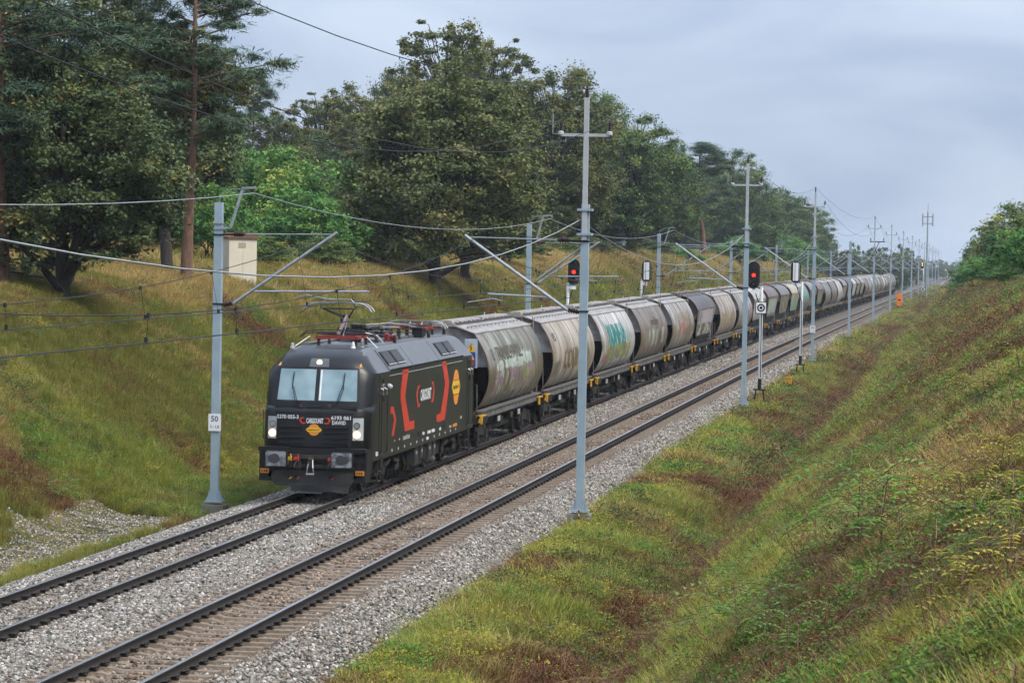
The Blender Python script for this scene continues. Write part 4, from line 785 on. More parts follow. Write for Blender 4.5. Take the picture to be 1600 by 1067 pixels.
# kind, base colour, name of what is painted on it, painted areas (along, along, up, up, colours, stroke density), label
SPEC = [
 ('round', 'green', [(2.5, 8.8, .55, .66, [OLV], 2.2, 2, .47), (3.0, 11.2, .40, .60, [PGR, (.46, .46, .42)], .5, 3, .42), (2.6, 12, .02, .40, [(.30, .33, .28), PUR, (.22, .16, .20), (.30, .27, .08), (.14, .16, .12)], 1.2, 1.2, .42)], 'olive streaked white round-sided hopper wagon coupled behind the locomotive', 3),
 ('round', 'cream', [(4.6, 10.5, .12, .36, [GLD, (.30, .22, .12)], 1.0, 1.4, .50), (1.7, 3.2, .05, .32, [(.10, .095, .09)], .3, 1, .3), (9.0, 12.5, .30, .60, [OLV], .8, 2, .52)], 'cream round-sided hopper wagon with faded gold graffiti low on its side', 14),
 ('round', 'white', [(4.2, 11.6, .36, .68, [TEAL, (.03, .28, .26)], .75, 1.6, .50), (3.2, 12.2, .05, .34, [YLW, GRN, (.30, .30, .06), GRN, PUR], .8, 1.4, .34), (2, 5, .02, .20, [PUR, RED_], 1.4, 1.2, .47)], 'white hopper wagon with large teal and yellow graffiti letters', 29),
 ('round', 'tan', [(6.2, 11.0, .50, .66, [(.15, .10, .07)], 2.0, 2, .44), (3.6, 12.5, .12, .46, [PGR, (.28, .31, .27)], 1.5, 1.2, .47)], 'tan round-sided hopper wagon with brown lettering over greenish streaks', 33),
 ('round', 'pale', [(4, 12, .50, .72, [(.24, .15, .08), OLV], .6, 2, .46), (3.5, 10, .18, .48, [RED_, (.36, .16, .13)], .9, 1.6, .50)], 'pale round-sided hopper wagon with brown patch and faint red graffiti', 47),
 ('angular', 'brown', [(3.2, 12.2, .30, .66, [LIL, (.44, .40, .44)], .5, 1, .36), (3.6, 12, .0, .28, [(.42, .42, .34), DK], 1.6, 2, .40)], 'dark brown angular hopper wagon with lilac painted panel on its side', 52),
 ('round', 'cream', [(2.4, 5.0, .50, .66, [(.30, .22, .2), LIL], 1.4, 3, .45), (4.5, 12, .12, .42, [GLD, (.33, .28, .2)], 1.5, 1.5, .52)], 'beige round-sided hopper wagon with small square sign, behind the dark brown angular wagon', 61),
 ('round', 'pale', [(6, 13, .30, .70, [LIL, PUR], .8, 1.4, .44)], 'pale round-sided hopper wagon with faded purple graffiti beside the signal with ring board', 70),
 ('angular', 'white', [(3, 12, .1, .5, [LIL, (.4, .4, .42)], 1.4, 2, .52)], 'white angular hopper wagon behind the white post of the red signal', 83),
 ('angular', 'rosy', [(3, 12, .1, .6, [PGR, (.34, .42, .36), (.40, .38, .36)], .8, 2, .36)], 'pinkish brown angular hopper wagon with pale green painted panel', 91),
 ('angular', 'grey', [(3, 12, .05, .6, [OLV, (.32, .31, .22)], 1.3, 2, .43)], 'grey angular hopper wagon with olive stained panel between two angular wagons', 97),
 ('angular', 'cream', [(2, 12, .0, .42, [(.10, .26, .18), (.25, .36, .28)], .5, 1.2, .40)], 'cream angular hopper wagon with green painted lower panel', 103),
 ('round', 'grey', [(4.5, 12.5, .25, .75, [TEAL, (.05, .30, .25)], .6, 1.2, .38)], 'grey round-sided hopper wagon with one big teal graffiti patch', 111)]
REST = ['angular:grey', 'angular:rosy', 'round:grey', 'round:tan', 'round:white', 'angular:grey', 'angular:brown', 'angular:white', 'angular:grey', 'angular:pale', 'round:rosy', 'round:pale', 'round:white', 'round:grey', 'round:pale', 'round:tan', 'round:white', 'round:pale', 'round:rosy', 'round:white', 'round:grey', 'round:pale', 'round:white']
protos = {(k, l): None for k in ('round', 'angular') for l in (False, True)}
smat = {}
def sheet_mat(o, mat):
    o.material_slots[0].link = 'OBJECT'; o.material_slots[0].material = mat
def place_wagon(i, kind, col, graf, label, seed, lite):
    key = (kind, lite); y = LY0+LEN+WL*i+.02; first = protos[key] is None
    if first: protos[key] = make_wagon(kind, lite); o = protos[key]
    else: o = copy_tree(protos[key])
    ya, yb = y+1, y+WL-1; za, zb = float(dip(ya)), float(dip(yb))
    o.location = (0, y, float(dip(y))); o.rotation_euler = (math.atan2(zb-za, yb-ya), 0, 0); o['label'] = label; o['group'] = 'hopper wagons of the freight train'
    base, stain = m_g[col]; mk = (col, seed)
    if mk not in smat: smat[mk] = wagon_mat('wagon_'+col+'_paint_%d' % seed, seed, base, stain, graf, sd=dict(white=.55, cream=.5, pale=.7, green=.95).get(col, .8), lift=kind == 'round')
    for ch in o.children:
        if ch.name.startswith(('side_sheet', 'upper_sheet')): sheet_mat(ch, smat[mk])
        if ch.name.startswith(('side_sheet',)) and kind == 'angular' and col in ('brown', 'rosy'):
            k2 = ('panel'+col, seed); 
            if k2 not in smat: smat[k2] = wagon_mat('wagon_panel_%d' % seed, seed+1, m_g['grey'][0], m_g['grey'][1], graf, sd=.7)
            sheet_mat(ch, smat[k2])
    return o
placed = [place_wagon(i, kind, col, graf, label, seed, False) for i, (kind, col, graf, label, seed) in enumerate(SPEC)]
for i, o in enumerate(placed[:4]):
    if i == 0:      # warning plate on the end of the first wagon
        P_ = MB(); P_.box(.80, 1.22, .95, .98, 2.75, 3.7); wp = P_.build('warning_board', MAT('board_pale_blue', (.42, .47, .54), .5), o)
        P_ = MB(); P_.add([(.86, .94, 3.28), (1.16, .94, 3.28), (1.01, .94, 3.6)], [(0, 1, 2)]); P_.add([(.93, .936, 3.02), (1.13, .936, 3.02), (1.03, .936, 3.22)], [(0, 1, 2)]); P_.build('warning_triangle', m_yel, wp)
        P_ = MB(); P_.box(.90, 1.16, .938, .948, 2.78, 3.26); P_.build('board_panel', MAT('board_blue', (.02, .06, .25), .5), wp)
        P_ = MB(); P_.cyl((1.03, .934, 2.9), (1.03, .940, 2.9), .09, n=14); P_.build('board_disc', m_red, wp)
        P_ = MB(); P_.beam((1.03, .934, 3.53), (.98, .934, 3.43), .025, .006, (0, 1, 0)); P_.beam((.98, .934, 3.43), (1.04, .934, 3.42), .025, .006, (0, 1, 0)); P_.beam((1.04, .934, 3.42), (1.0, .934, 3.32), .025, .006, (0, 1, 0)); P_.build('warning_flash', m_blkd, wp)
    # lettering stencilled on the sheet
    def on_sheet(body_, y, v, w_, h_, m, nm, off=.012):
        f = resample(PR, 60)[::-1]; d_ = np.r_[0, np.cumsum(np.hypot(*np.diff(f, axis=0).T))]; T_ = d_[-1]
        V_, F_ = text_mesh(body_, w_, h_, .015); bm_ = bmesh.new(); vs_ = [bm_.verts.new((q[0], q[1], 0)) for q in V_]
        for q in F_:
            try: bm_.faces.new([vs_[k] for k in q])
            except ValueError: pass
        bmesh.ops.subdivide_edges(bm_, edges=[e_ for e_ in bm_.edges if e_.calc_length() > .25], cuts=2)
        M_ = MB(); bm_.verts.index_update(); vv = []
        for q in bm_.verts:
            s_ = v*T_+q.co.y; x = np.interp(s_, d_, f[:, 0]); z = np.interp(s_, d_, f[:, 1]); vv.append((x+off, y+q.co.x, z+off*.1))
        M_.add(vv, [[q.index for q in fc.verts] for fc in bm_.faces]); bm_.free(); return M_.build(nm, m, o, fixn=False)
    if i == 0: on_sheet('TRANSCHWALL', 6.4, .69, 5.6, .5, MAT('stencil_olive', (.11, .095, .06), .6), 'stencil_lettering'); on_sheet('VLS', 2.75, .69, .6, .42, MAT('stencil_dark', (.10, .10, .11), .6), 'operator_lettering')
    if i == 2: on_sheet('BUNHA', 7.2, .61, 6.4, 1.0, MAT('graffiti_teal', (.012, .21, .20), .5, c2=(.02, .28, .25), scale=2), 'graffiti_lettering', .016)
    if i == 3: on_sheet('umbler', 8.6, .70, 3.6, .42, MAT('graffiti_brown', (.11, .07, .05), .6), 'graffiti_lettering')
    if i == 1: on_sheet('COUN', 7.0, .42, 4.8, .8, MAT('graffiti_gold', (.19, .13, .06), .6), 'graffiti_lettering'); on_sheet('VLS', 2.7, .76, .8, .34, MAT('stencil_plum', (.12, .075, .075), .6), 'operator_lettering')
ordn = ['fourteenth', 'fifteenth', 'sixteenth', 'seventeenth', 'eighteenth', 'nineteenth', 'twentieth', 'twenty-first', 'twenty-second', 'twenty-third', 'twenty-fourth', 'twenty-fifth', 'twenty-sixth', 'twenty-seventh', 'twenty-eighth', 'twenty-ninth', 'thirtieth', 'thirty-first', 'thirty-second', 'thirty-third', 'thirty-fourth', 'thirty-fifth', 'thirty-sixth']
for j, s_ in enumerate(REST):
    kind, col = s_.split(':'); i = 13+j
    lab = 'small distant %s %s hopper wagon, %s wagon behind the locomotive' % (col, 'round-sided' if kind == 'round' else 'angular', ordn[j]) if j < len(REST)-1 else 'white round-sided hopper wagon at the tail end of the freight train'
    place_wagon(i, kind, col, [(4, 11, .1, .5, [PGR, (.3, .3, .26)], 1.2, 1.5, .52)] if kind == 'angular' else [(4, 11, .2, .6, [OLV, (.25, .2, .15)], 1.2, 1.5, .55)], lab, 200+hash(col) % 7 if False else 200+len(col)*3+(7 if kind == 'round' else 0), True)
# ------------------------------------------------------------------ overhead line masts
m_mast = MAT('mast_paint_blue_grey', (.30, .375, .42), .5, .1, c2=(.25, .315, .355), scale=1.5); m_galv = MAT('galvanised_tube', (.36, .39, .41), .5, .5, c2=(.26, .28, .29), scale=5)
m_pole = MAT('pole_pale_grey', (.42, .43, .44), .6, c2=(.34, .35, .355), scale=3); m_insb = MAT('porcelain_brown', (0.0360, 0.0132, 0.0108), .3, c2=(0.0270, 0.0108, 0.0090)); m_insw = MAT('insulator_cap_white', (.5, .5, .5), .5)
m_conc = MAT('mast_foundation_concrete', (.20, .185, .155), .9, c2=(.12, .115, .085), scale=5, bump=.4); m_wire = MAT('wire_bronze_dark', (0.0225, 0.0210, 0.0210), .6, .3); m_alu = MAT('wire_aluminium', (.36, .37, .37), .55, .4); m_clamp = MAT('clamp_dark', (0.0210, 0.0192, 0.0180), .6, .3)
def hbeam(M_, z0, z1, a=.21, d=.21, tf=.016, tw=.014):
    M_.box(-a/2, a/2, -d/2, -d/2+tf, z0, z1); M_.box(-a/2, a/2, d/2-tf, d/2, z0, z1)
    M_.box(-a/2, -a/2+tw, -d/2+tf, d/2-tf, z0, z1); M_.box(a/2-tw, a/2, -d/2+tf, d/2-tf, z0, z1)
col_me = {}
def column_mesh(h):
    if h not in col_me:
        M_ = MB(); hbeam(M_, -.25, h); col_me[h] = M_.mesh('column', m_mast)
    return col_me[h]
M_ = MB(); M_.box(-.24, .24, -.2, .2, -.29, -.25)
for s in (-1, 1):
    M_.prism([(s*.105, -.25), (s*.22, -.25), (s*.105, .08)], 'y', -.09, -.07); M_.prism([(s*.105, -.25), (s*.22, -.25), (s*.105, .08)], 'y', .07, .09)
    for q in (-.15, .15): M_.cyl((s*.18, q, -.25), (s*.18, q, -.19), .022, n=6)
foot_me = M_.mesh('foot_plate', m_mast); M_ = MB(); M_.prism([(-.3, -.95), (.3, -.95), (.3, -.32), (.27, -.29), (-.27, -.29), (-.3, -.32)], 'y', -.29, .29); fnd_me = M_.mesh('foundation', m_conc)
M_ = MB()
for z in (6.91, 5.05): M_.box(-.125, .125, -.125, .125, z-.02, z+.02)
band_me = M_.mesh('mast_band', m_clamp)
def insulator(p0, p1, r=.075, n=4, capm=True):
    p0 = Vector(p0); p1 = Vector(p1); L_ = (p1-p0).length; pr = [(r*.4, 0)]
    for k in range(n): a = L_*(.12+.76*k/n); q = L_*.76/n; pr += [(r*.5, a), (r, a+q*.3), (r, a+q*.55), (r*.5, a+q*.9)]
    M_ = MB(); M_.lathe(pr+[(r*.4, L_)], p0, p1-p0, 10); return M_
def cantilever(root, sd, reach=4.15):
    """arm over the track; sd = +1 reaches towards +x"""
    A = MB(); A.tube([(sd*.42, 0, 5.06), (sd*3.25, 0, 7.02)], .042, 8); A.build('arm_tube', m_galv, root); 
    A = insulator((sd*.12, 0, 5.02), (sd*.46, 0, 5.09)); A.build('arm_insulator', m_insb, root)
    A = MB(); A.tube([(sd*.72, 0, 6.94), (sd*3.1, 0, 6.97)], .016, 6); A.build('tie_rod', m_galv, root)
    A = insulator((sd*.38, 0, 6.93), (sd*.74, 0, 6.94), .08); A.build('tie_insulator', m_insb, root); A = MB(); A.tube([(sd*.1, 0, 6.91), (sd*.4, 0, 6.93)], .03, 6); A.build('tie_clevis', m_clamp, root)
    A = MB(); A.tube([(sd*.92, 0, 5.40), (sd*reach, 0, 5.46)], .028, 7); A.build('steady_tube', m_galv, root)
    A = MB(); A.tube([(sd*(reach-.05), 0, 5.46), (sd*(reach-.05), 0, 5.36)], .012, 5); A.tube([(sd*2.2, 0, 5.43), (sd*2.2, 0, 5.28), (sd*2.45, 0, 5.34), (sd*3.15, 0, 5.22)], .015, 5); A.tube([(sd*1.6, 0, 5.42), (sd*1.6, .0, 5.88)], .008, 4); A.build('registration_arm', m_galv, root)
LMY = [19.5, 80.18, 138.4, 196.9, 256.8, 317, 378, 440, 502, 564, 626]; RMY = [21, 80.8, 139.6, 200.2, 259.5, 323, 390, 457, 524, 592, 660, 728, 796, 864, 932]
plates = {1: ('50', '3 - 1,8')}
lpos = ['standing beside the locomotive', 'second along the train', 'third along the train', 'fourth along the train', 'fifth along the train', 'sixth along the train', 'seventh along the train', 'eighth along the train', 'ninth along the train', 'tenth along the train']
def plate(root, z, a, c, yo):
    M_ = MB(); M_.box(-.17, .17, yo-.03, yo-.005, z-.23, z+.23); p = M_.build('number_plate', m_wht, root)
    for body_, dz, w_, h_ in ((a, .10, .20, .16), (c, -.12, .24, .10)):
        V_, F_ = text_mesh(body_, w_, h_, .02); M_ = MB(); M_.add([(u, yo-.033, z+dz+v) for u, v in V_], F_); M_.build('plate_lettering', MAT('plate_ink', (.10, .10, .13), .6), p, fixn=False)
for i, y in enumerate(LMY[1:]):
    z = float(dip(y)); root = thing('catenary_mast', 'blue grey steel catenary mast %s on the wooded side' % lpos[i], 'mast', (-2.93, y, z), 'catenary masts on the wooded side')
    put('column', column_mesh(7.78), root); put('foot_plate', foot_me, root); put('foundation', fnd_me, root, (0, 0, -.06)); put('mast_band', band_me, root); cantilever(root, 1)
    A = MB(); A.beam((.1, -.06, 7.1), (.34, -.06, 7.1), .05, .06); A.beam((.34, -.06, 7.1), (.66, -.06, 8.16), .05, .07); A.beam((.62, -.06, 8.17), (1.02, -.06, 8.19), .05, .06); A.box(-.13, .13, -.13, .13, 7.05, 7.08); A.box(-.13, .13, -.13, .13, 7.2, 7.23); A.build('feeder_bracket', m_galv, root)
    A = MB(); A.tube([(0, 0, 7.78), (.04, 0, 7.95), (.18, 0, 8.09), (.36, 0, 8.14), (.62, 0, 8.14)], .012, 5); A.build('bond_cable', m_alu, root)
    A = MB(); A.lathe([(.03, 0), (.06, .02), (.06, .08), (.03, .1)], (.92, -.06, 8.06), (0, 0, 1), 8); A.build('feeder_insulator', m_insb, root)
    if i == 0: plate(root, 1.86, '50', '3 - 1,8', -.11)
rpos = ['with yellow and black cable at its foot', 'standing just before the ring board signal', 'with number plate low on it, next past the signals', 'short one without a line pole', 'with double crossarm', 'beside the orange panel', 'past the orange panel', 'second past the orange panel', 'third past the orange panel', 'fourth past the orange panel', 'fifth past the orange panel', 'sixth past the orange panel', 'seventh past the orange panel', 'eighth past the orange panel']
for i, y in enumerate(RMY[1:]):
    z = float(dip(y)); tall = i != 3
    root = thing('line_mast', ('tall blue grey power line mast, ' if tall else 'blue grey catenary mast, ')+rpos[i], 'mast', (6.93, y, z), 'masts along the empty track')
    put('column', column_mesh(7.9), root); put('foot_plate', foot_me, root); put('foundation', fnd_me, root, (0, 0, -.06)); put('mast_band', band_me, root); cantilever(root, -1, 2.6)
    A = MB(); A.tube([(-.08, 0, 6.76), (-1.28, 0, 5.86)], .026, 7); A.build('arm_strut', m_galv, root)
    if tall:
        A = MB(); A.prism([(-.065, -.05), (.065, -.05), (.065, .05), (-.065, .05)], 'z', 6.95, 10.72); p = A.build('line_pole', m_pole, root, (0, -.16, 0))
        A = MB()
        for zz in (7.1, 7.75): A.box(-.2, .2, -.24, .12, zz-.03, zz+.03)
        A.build('pole_clamp', m_mast, root)
        A = MB(); A.box(-.68, .62, -.20, -.12, 9.69, 9.77); arm = A.build('crossarm', m_pole, root)
        for x in (-.68, .62):
            A = insulator((x, -.16, 9.80), (x, -.16, 10.12), .055, 4); A.build('line_insulator', m_insb, root); A = MB(); A.lathe([(.03, 0), (.08, .02), (.08, .09), (.03, .12)], (x, -.16, 9.72), (0, 0, 1), 8); A.build('insulator_cap', m_insw, arm)
        A = insulator((0, -.16, 10.70), (0, -.16, 11.02), .06, 4); A.build('line_insulator', m_insb, root)
        A = MB(); A.tube([(-.68, -.16, 9.74), (-.90, -.16, 9.76), (-.90, -.16, 10.3)], .010, 5); A.build('bird_guard', m_pole, arm)
    if i == 4:
        A = MB(); A.box(-.5, 1.1, -.2, -.12, 8.3, 8.4); A.tube([(-.6, -.2, 5.9), (.5, -.2, 8.3)], .04, 6); A.build('lower_crossarm', m_clamp, root)
        for x in (-.4, .95): insulator((x, -.16, 8.42), (x, -.16, 8.75), .07, 4).build('line_insulator', m_insb, root)
    if i == 0:
        A = MB(); A.box(.0, .03, -.33, -.30, -.85, -.2); c_ = A.build('earth_cable', m_yel, root)
        A = MB()
        for k in range(4): A.box(-.002, .032, -.332, -.298, -.82+k*.17, -.74+k*.17)
        A.build('cable_band', MAT('cable_green_black', (.01, .05, .02), .5), c_)
    if i == 2: plate(root, 1.75, '50', '6 - 3,2', -.13)
# ------------------------------------------------------------------ wires
def sag(p, q, s, n=14):
    return [(p[0]+(q[0]-p[0])*t, p[1]+(q[1]-p[1])*t, p[2]+(q[2]-p[2])*t-4*s*t*(1-t)) for t in np.linspace(0, 1, n)]
def run(pts, s, n=14):
    o = []
    for a, c in zip(pts[:-1], pts[1:]): o += sag(a, c, s, n)[(1 if o else 0):]
    return o
def wire(name, pts, r, m, parent=None, n=4): M_ = MB(); M_.tube(pts, r, n); return M_.build(name, m, parent, fixn=False)
for xc, ys, lab in ((0, LMY, 'overhead contact line with droppers above the freight train'), (4, RMY[:11], 'overhead contact line with droppers above the empty track')):
    root = thing('overhead_line', lab, 'overhead line', (xc, 0, 0))
    cs = [((.22 if k % 2 else -.22), y, 5.13+float(dip(y))) for k, y in enumerate(ys)]
    for e_ in (-.03, .03): wire('contact_wire', run([(x+e_, y, z) for x, y, z in cs], .05, 8), .0085, m_wire, root)
    ms = [(.08*(-1)**k, y, 6.92+float(dip(y))) for k, y in enumerate(ys)]; mp_ = run(ms, 1.40, 24); wire('messenger_wire', mp_, .010, m_wire, root)
    for k in range(len(ys)-1):
        nd = 8 if k < 5 else 5
        for j in range(nd):
            t_ = (j+.5)/nd; a = sag(ms[k], ms[k+1], 1.40, 41)[round(t_*40)]; c = sag(cs[k], cs[k+1], .05, 41)[round(t_*40)]
            D_ = MB(); D_.tube([a, c], .0055, 4); D_.box(c[0]-.02, c[0]+.02, c[1]-.05, c[1]+.05, c[2]-.02, c[2]+.09); D_.box(a[0]-.02, a[0]+.02, a[1]-.05, a[1]+.05, a[2]-.05, a[2]+.03); D_.build('dropper', m_wire, root)
tag(wire('feeder_wire', run([(-1.98, y, 8.04+float(dip(y))) for y in LMY], .72), .012, m_alu), 'bare feeder wire slung from the bent brackets of the wooded side masts', 'wire')
tag(wire('return_wire', run([(6.8, y-.1, 7.48+float(dip(y))) for y in RMY[:11]], 1.3), .013, m_alu), 'bare return wire slung low between the masts of the empty track', 'wire')
tall = [y for k, y in enumerate(RMY) if k != 4]
for x, z, lab in ((0, 11.03, 'topmost power conductor at the very tips of the tall masts'), (-.68, 10.13, 'power conductor on the crossarm ends towards the track'), (.62, 10.13, 'power conductor on the crossarm ends away from the track')):
    tag(wire('power_conductor', run([(6.93+x, y-.16, z+float(dip(y))) for y in tall], 1.7 if x else .95), .009, m_wire), lab, 'wire', 'power conductors on the tall masts')

# ------------------------------------------------------------------ signals
m_sigb = MAT('signal_black', (0.0072, 0.0072, 0.0078), .5); m_sigw = MAT('signal_white', (.82, .82, .82), .5, c2=(.74, .74, .73), scale=3)
m_redl = MAT('signal_red_lit', (1, .05, .02), .3, emit=(1, .02, .01), estr=1.6); m_ambl = MAT('signal_amber_lit', (1, .5, .1), .3, emit=(1, .42, .08), estr=2.5); m_dkl = MAT('signal_lens_dark', (.02, .022, .025), .1, spec=.7)
def signal(label, X, Y, zb, ztop, hx, back=False, lit=1, board=False, group=None, amber=False, zpost=None):
    root = thing('light_signal', label, 'signal', (X, Y, zb), group); zh = ztop-zb; d = -1 if not back else 1
    A = MB(); A.prism([(-.62, -.55), (.55, -.55), (.60, -.05), (-.58, -.05)], 'y', -.28, .28); A.build('concrete_base', MAT('base_black', (0.0150, 0.0144, 0.0132), .85), root)
    A = MB()
    for s in (-.17, .17):
        for q in (-.15, .15): A.beam((s*1.3, q*1.3, -.05), (s, q, .42), .05, .05)
    A.box(-.3, .3, -.22, .22, .40, .46); A.build('post_stand', m_clamp, root)
    A = MB(); A.cyl((0, 0, .46), (0, 0, .95), .09, n=12); A.build('post_foot', m_sigb, root); zp = zh-.55
    A = MB(); A.cyl((0, 0, .95), (0, 0, zp), .078, n=12); A.build('post', m_sigw, root)
    A = MB(); A.box(min(0, hx)-.05, max(0, hx)+.05, -.06, .06, zp-.30, zp-.12); A.beam((hx, 0, zp-.2), (hx, 0, zh-.62), .12, .12); A.build('head_bracket', m_sigw, root)
    A = MB(); A.tube([(hx, -d*.12, zh-.6), (0.0+hx*.5, -d*.12, zp-.6), (0.03, -.08, zp-1.2), (0.05, -.08, 1.0)], .025, 6); A.build('signal_cable', m_sigb, root)
    A = MB(); pts = [(hx+.29*math.cos(t_), zh+.36+.29*math.sin(t_)) for t_ in np.linspace(0, math.pi, 13)]+[(hx+.29*math.cos(t_), zh-.36+.29*math.sin(t_)) for t_ in np.linspace(math.pi, 2*math.pi, 13)]
    A.prism(pts, 'y', d*.10, d*.13); hd_ = A.build('signal_head', m_sigb, root)
    A = MB(); A.box(hx-.15, hx+.15, *sorted((d*.10, -d*.10)), zh-.5, zh+.55); A.build('lamp_case', m_sigw if back else m_sigb, hd_)
    if back:
        A = MB(); A.box(hx-.05, hx-.02, *sorted((-d*.10, -d*.12)), zh-.5, zh+.55); A.box(hx+.19, hx+.22, *sorted((d*.05, d*.09)), zh-.45, zh+.5); A.build('case_rib', m_galv, hd_)
    for k, z in enumerate((.40, 0, -.40)):
        A = MB(); A.cyl((hx, d*.13, zh+z), (hx, d*.145, zh+z), .088, n=16); A.build('lens', (m_ambl if amber and k < 2 else m_redl) if (k == lit or (amber and k < 2)) and not back else m_dkl, hd_)
        A = MB(); n_ = 10
        vs_ = [(hx+.13*math.cos(t_), d*(.13+.0*j)+d*.22*j*(.35+.65*max(0, math.sin(t_))), zh+z+.13*math.sin(t_)) for j in (0, 1) for t_ in np.linspace(-.3, math.pi+.3, n_)]
        A.add(vs_, [(j, j+1, n_+j+1, n_+j) for j in range(n_-1)]); A.build('lamp_hood', m_sigb, hd_)
    if not back: A = MB(); A.box(hx-.13, hx+.13, d*.14, d*.15, zh-.86, zh-.70) if False else A.box(*sorted((hx-.13, hx+.13)), *sorted((d*.14, d*.16)), zh-.86, zh-.70); A.build('name_plate', m_sigw, root)
    if board:
        zb_ = 4.02-zb-(-.0); A = MB(); A.box(-.27, .27, -.10, -.07, zb_-.29, zb_+.29); bo = A.build('ring_board', m_sigb, root)
        A = MB(); A.box(-.235, .235, -.108, -.10, zb_-.255, zb_+.255); A.build('board_face', m_sigw, bo)
        A = MB(); nn = 28
        for r0, r1 in ((.12, .19),): A.add([(r_*math.cos(6.2832*k/nn), -.112, zb_+r_*math.sin(6.2832*k/nn)) for r_ in (r0, r1) for k in range(nn)], [(k, (k+1) % nn, nn+(k+1) % nn, nn+k) for k in range(nn)])
        A.add([(.075*math.cos(6.2832*k/nn), -.112, zb_+.075*math.sin(6.2832*k/nn)) for k in range(nn)], [tuple(range(nn))]); A.build('board_ring', m_sigb, bo)
    return root
pA = at_Y(887, 470, 150.5); hA = at_Y(897, 425, 150.5); signal('red lit light signal behind the train on the wooded side, showing over the wagon roofs', pA[0], 150.5, -.55, hA[2], hA[0]-pA[0])
pB = at_Y(1002, 450, 184); hB = at_Y(1010, 424, 184); signal('light signal seen from behind on the wooded side, over the wagon roofs', pB[0], 184, -.55, hB[2], hB[0]-pB[0], back=True)
signal('red lit light signal with white ring board on its post, standing beside the empty track', 7.2, 146.3, -.32, 5.57, -.38, board=True)
signal('light signal seen from behind on white post beside the empty track', 7.27, 180, -.32, 5.52, -.38, back=True)
pF = at_X(1443, 415, 7.4); sF = signal('small distant light signal showing two amber lamps beside the empty track', 7.4, pF[1], float(dip(pF[1]))-.55, pF[2], -.25, amber=True)
zpf = 1.3; A = MB(); A.box(-.3, .3, -.12, -.08, 1.2, 2.2); xb_ = A.build('cross_board', m_sigw, sF); A = MB(); A.beam((-.26, -.13, 1.24), (.26, -.13, 2.16), .16, .02, (0, 1, 0)); A.beam((.26, -.13, 1.24), (-.26, -.13, 2.16), .16, .02, (0, 1, 0)); A.build('board_cross', m_sigb, xb_)

# ------------------------------------------------------------------ lineside furniture
p = at_Y(1232, 598, 163); root = thing('trackside_box', 'small yellow equipment box on a black leg among the weeds', 'box', (p[0], 163, h1(p[0], 163)))
zc = p[2]-h1(p[0], 163)+.12; A = MB(); A.box(-.05, .05, -.05, .05, -.3, zc-.15); A.box(-.15, .15, -.12, .12, zc-.24, zc-.17); A.build('leg', m_sigb, root)
A = MB(); A.box(-.16, .16, -.12, .12, zc-.17, zc+.14); A.build('box', MAT('box_yellow', (.66, .33, .02), .5), root); A = MB(); A.box(-.19, .19, -.15, .15, zc+.14, zc+.18); A.build('lid', MAT('lid_orange', (.66, .30, .02), .5), root)
p0 = at_X(1405, 478, 7.3); p1 = at_X(1406, 458, 7.3); yq = p0[1]; root = thing('speed_board', 'tall orange board with small black triangle beside the empty track', 'sign', (7.3, yq, h1(7.3, yq)))
zb_ = p0[2]-h1(7.3, yq); A = MB(); A.box(-.05, .05, 0, .1, -.3, zb_+.2); A.build('post', m_sigb, root); A = MB(); A.box(-.38, .38, -.06, 0, zb_, zb_+1.72); pb = A.build('board', MAT('board_orange', (.85, .22, .015), .5, emit=None), root); A = MB(); A.prism([(-.26, zb_+.72), (.26, zb_+.72), (0, zb_+1.02)], 'y', -.07, -.06); A.build('triangle', m_sigb, pb)
pt = at_X(1450, 331, 9.0); root = thing('radio_mast', 'slender tall radio mast with antennas at its top, far down the line', 'mast', (9.0, pt[1], h1(9.0, pt[1]))); hT = pt[2]-h1(9, pt[1])
A = MB(); A.cyl((0, 0, -.3), (0, 0, hT), .20, .13, n=10); A.build('shaft', m_galv, root); A = MB()
for x in (-.9, .9): A.box(x-.12, x+.12, -.1, .1, hT-2.6, hT-.4)
A.box(-.9, .9, -.05, .05, hT-2.2, hT-2.05); A.box(-.9, .9, -.05, .05, hT-1.0, hT-.85); A.cyl((0, 0, hT), (0, 0, hT+1.6), .05, n=6); A.build('antenna', m_galv, root)
# oncoming passenger train, far away on the empty track
yT = 1480.; zT = float(dip(yT)); root = thing('passenger_train', 'far white and red passenger train approaching on the empty track', 'train', (4, yT, zT))
A = MB()
for y_, sc_ in ((0, .8), (.6, .93), (1.6, 1.0), (40, 1.0)): A.v += [(x*sc_, y_, z) for x, z in ((-1.4, .5), (1.4, .5), (1.43, 1.2), (1.43, 3.1), (1.1, 3.9), (0, 4.1), (-1.1, 3.9), (-1.43, 3.1), (-1.43, 1.2))]
for i in range(3): A.f += [[i*9+k, (i+1)*9+k, (i+1)*9+(k+1) % 9, i*9+(k+1) % 9] for k in range(9)]
A.f += [list(range(9)), [27+k for k in range(9)]]; A.m = [0]*len(A.f); bd_ = A.build('body', m_sigw, root, smooth=40)
A = MB(); A.box(-.95, .95, -.05, .3, 2.2, 3.3); A.build('windscreen', m_dkglass, root); A = MB(); A.box(-1.1, 1.1, -.06, .3, .6, 1.5); A.build('front_apron', MAT('train_red', (.4, .03, .04), .5), root)
for x in (-.8, .8, 0): A = MB(); A.cyl((x, -.1, 1.75 if x else 3.6), (x, -.02, 1.75 if x else 3.6), .22, n=10); A.build('headlamp', MAT('far_headlamp', (1, 1, .95), .3, emit=(1, .97, .9), estr=1.5), root)
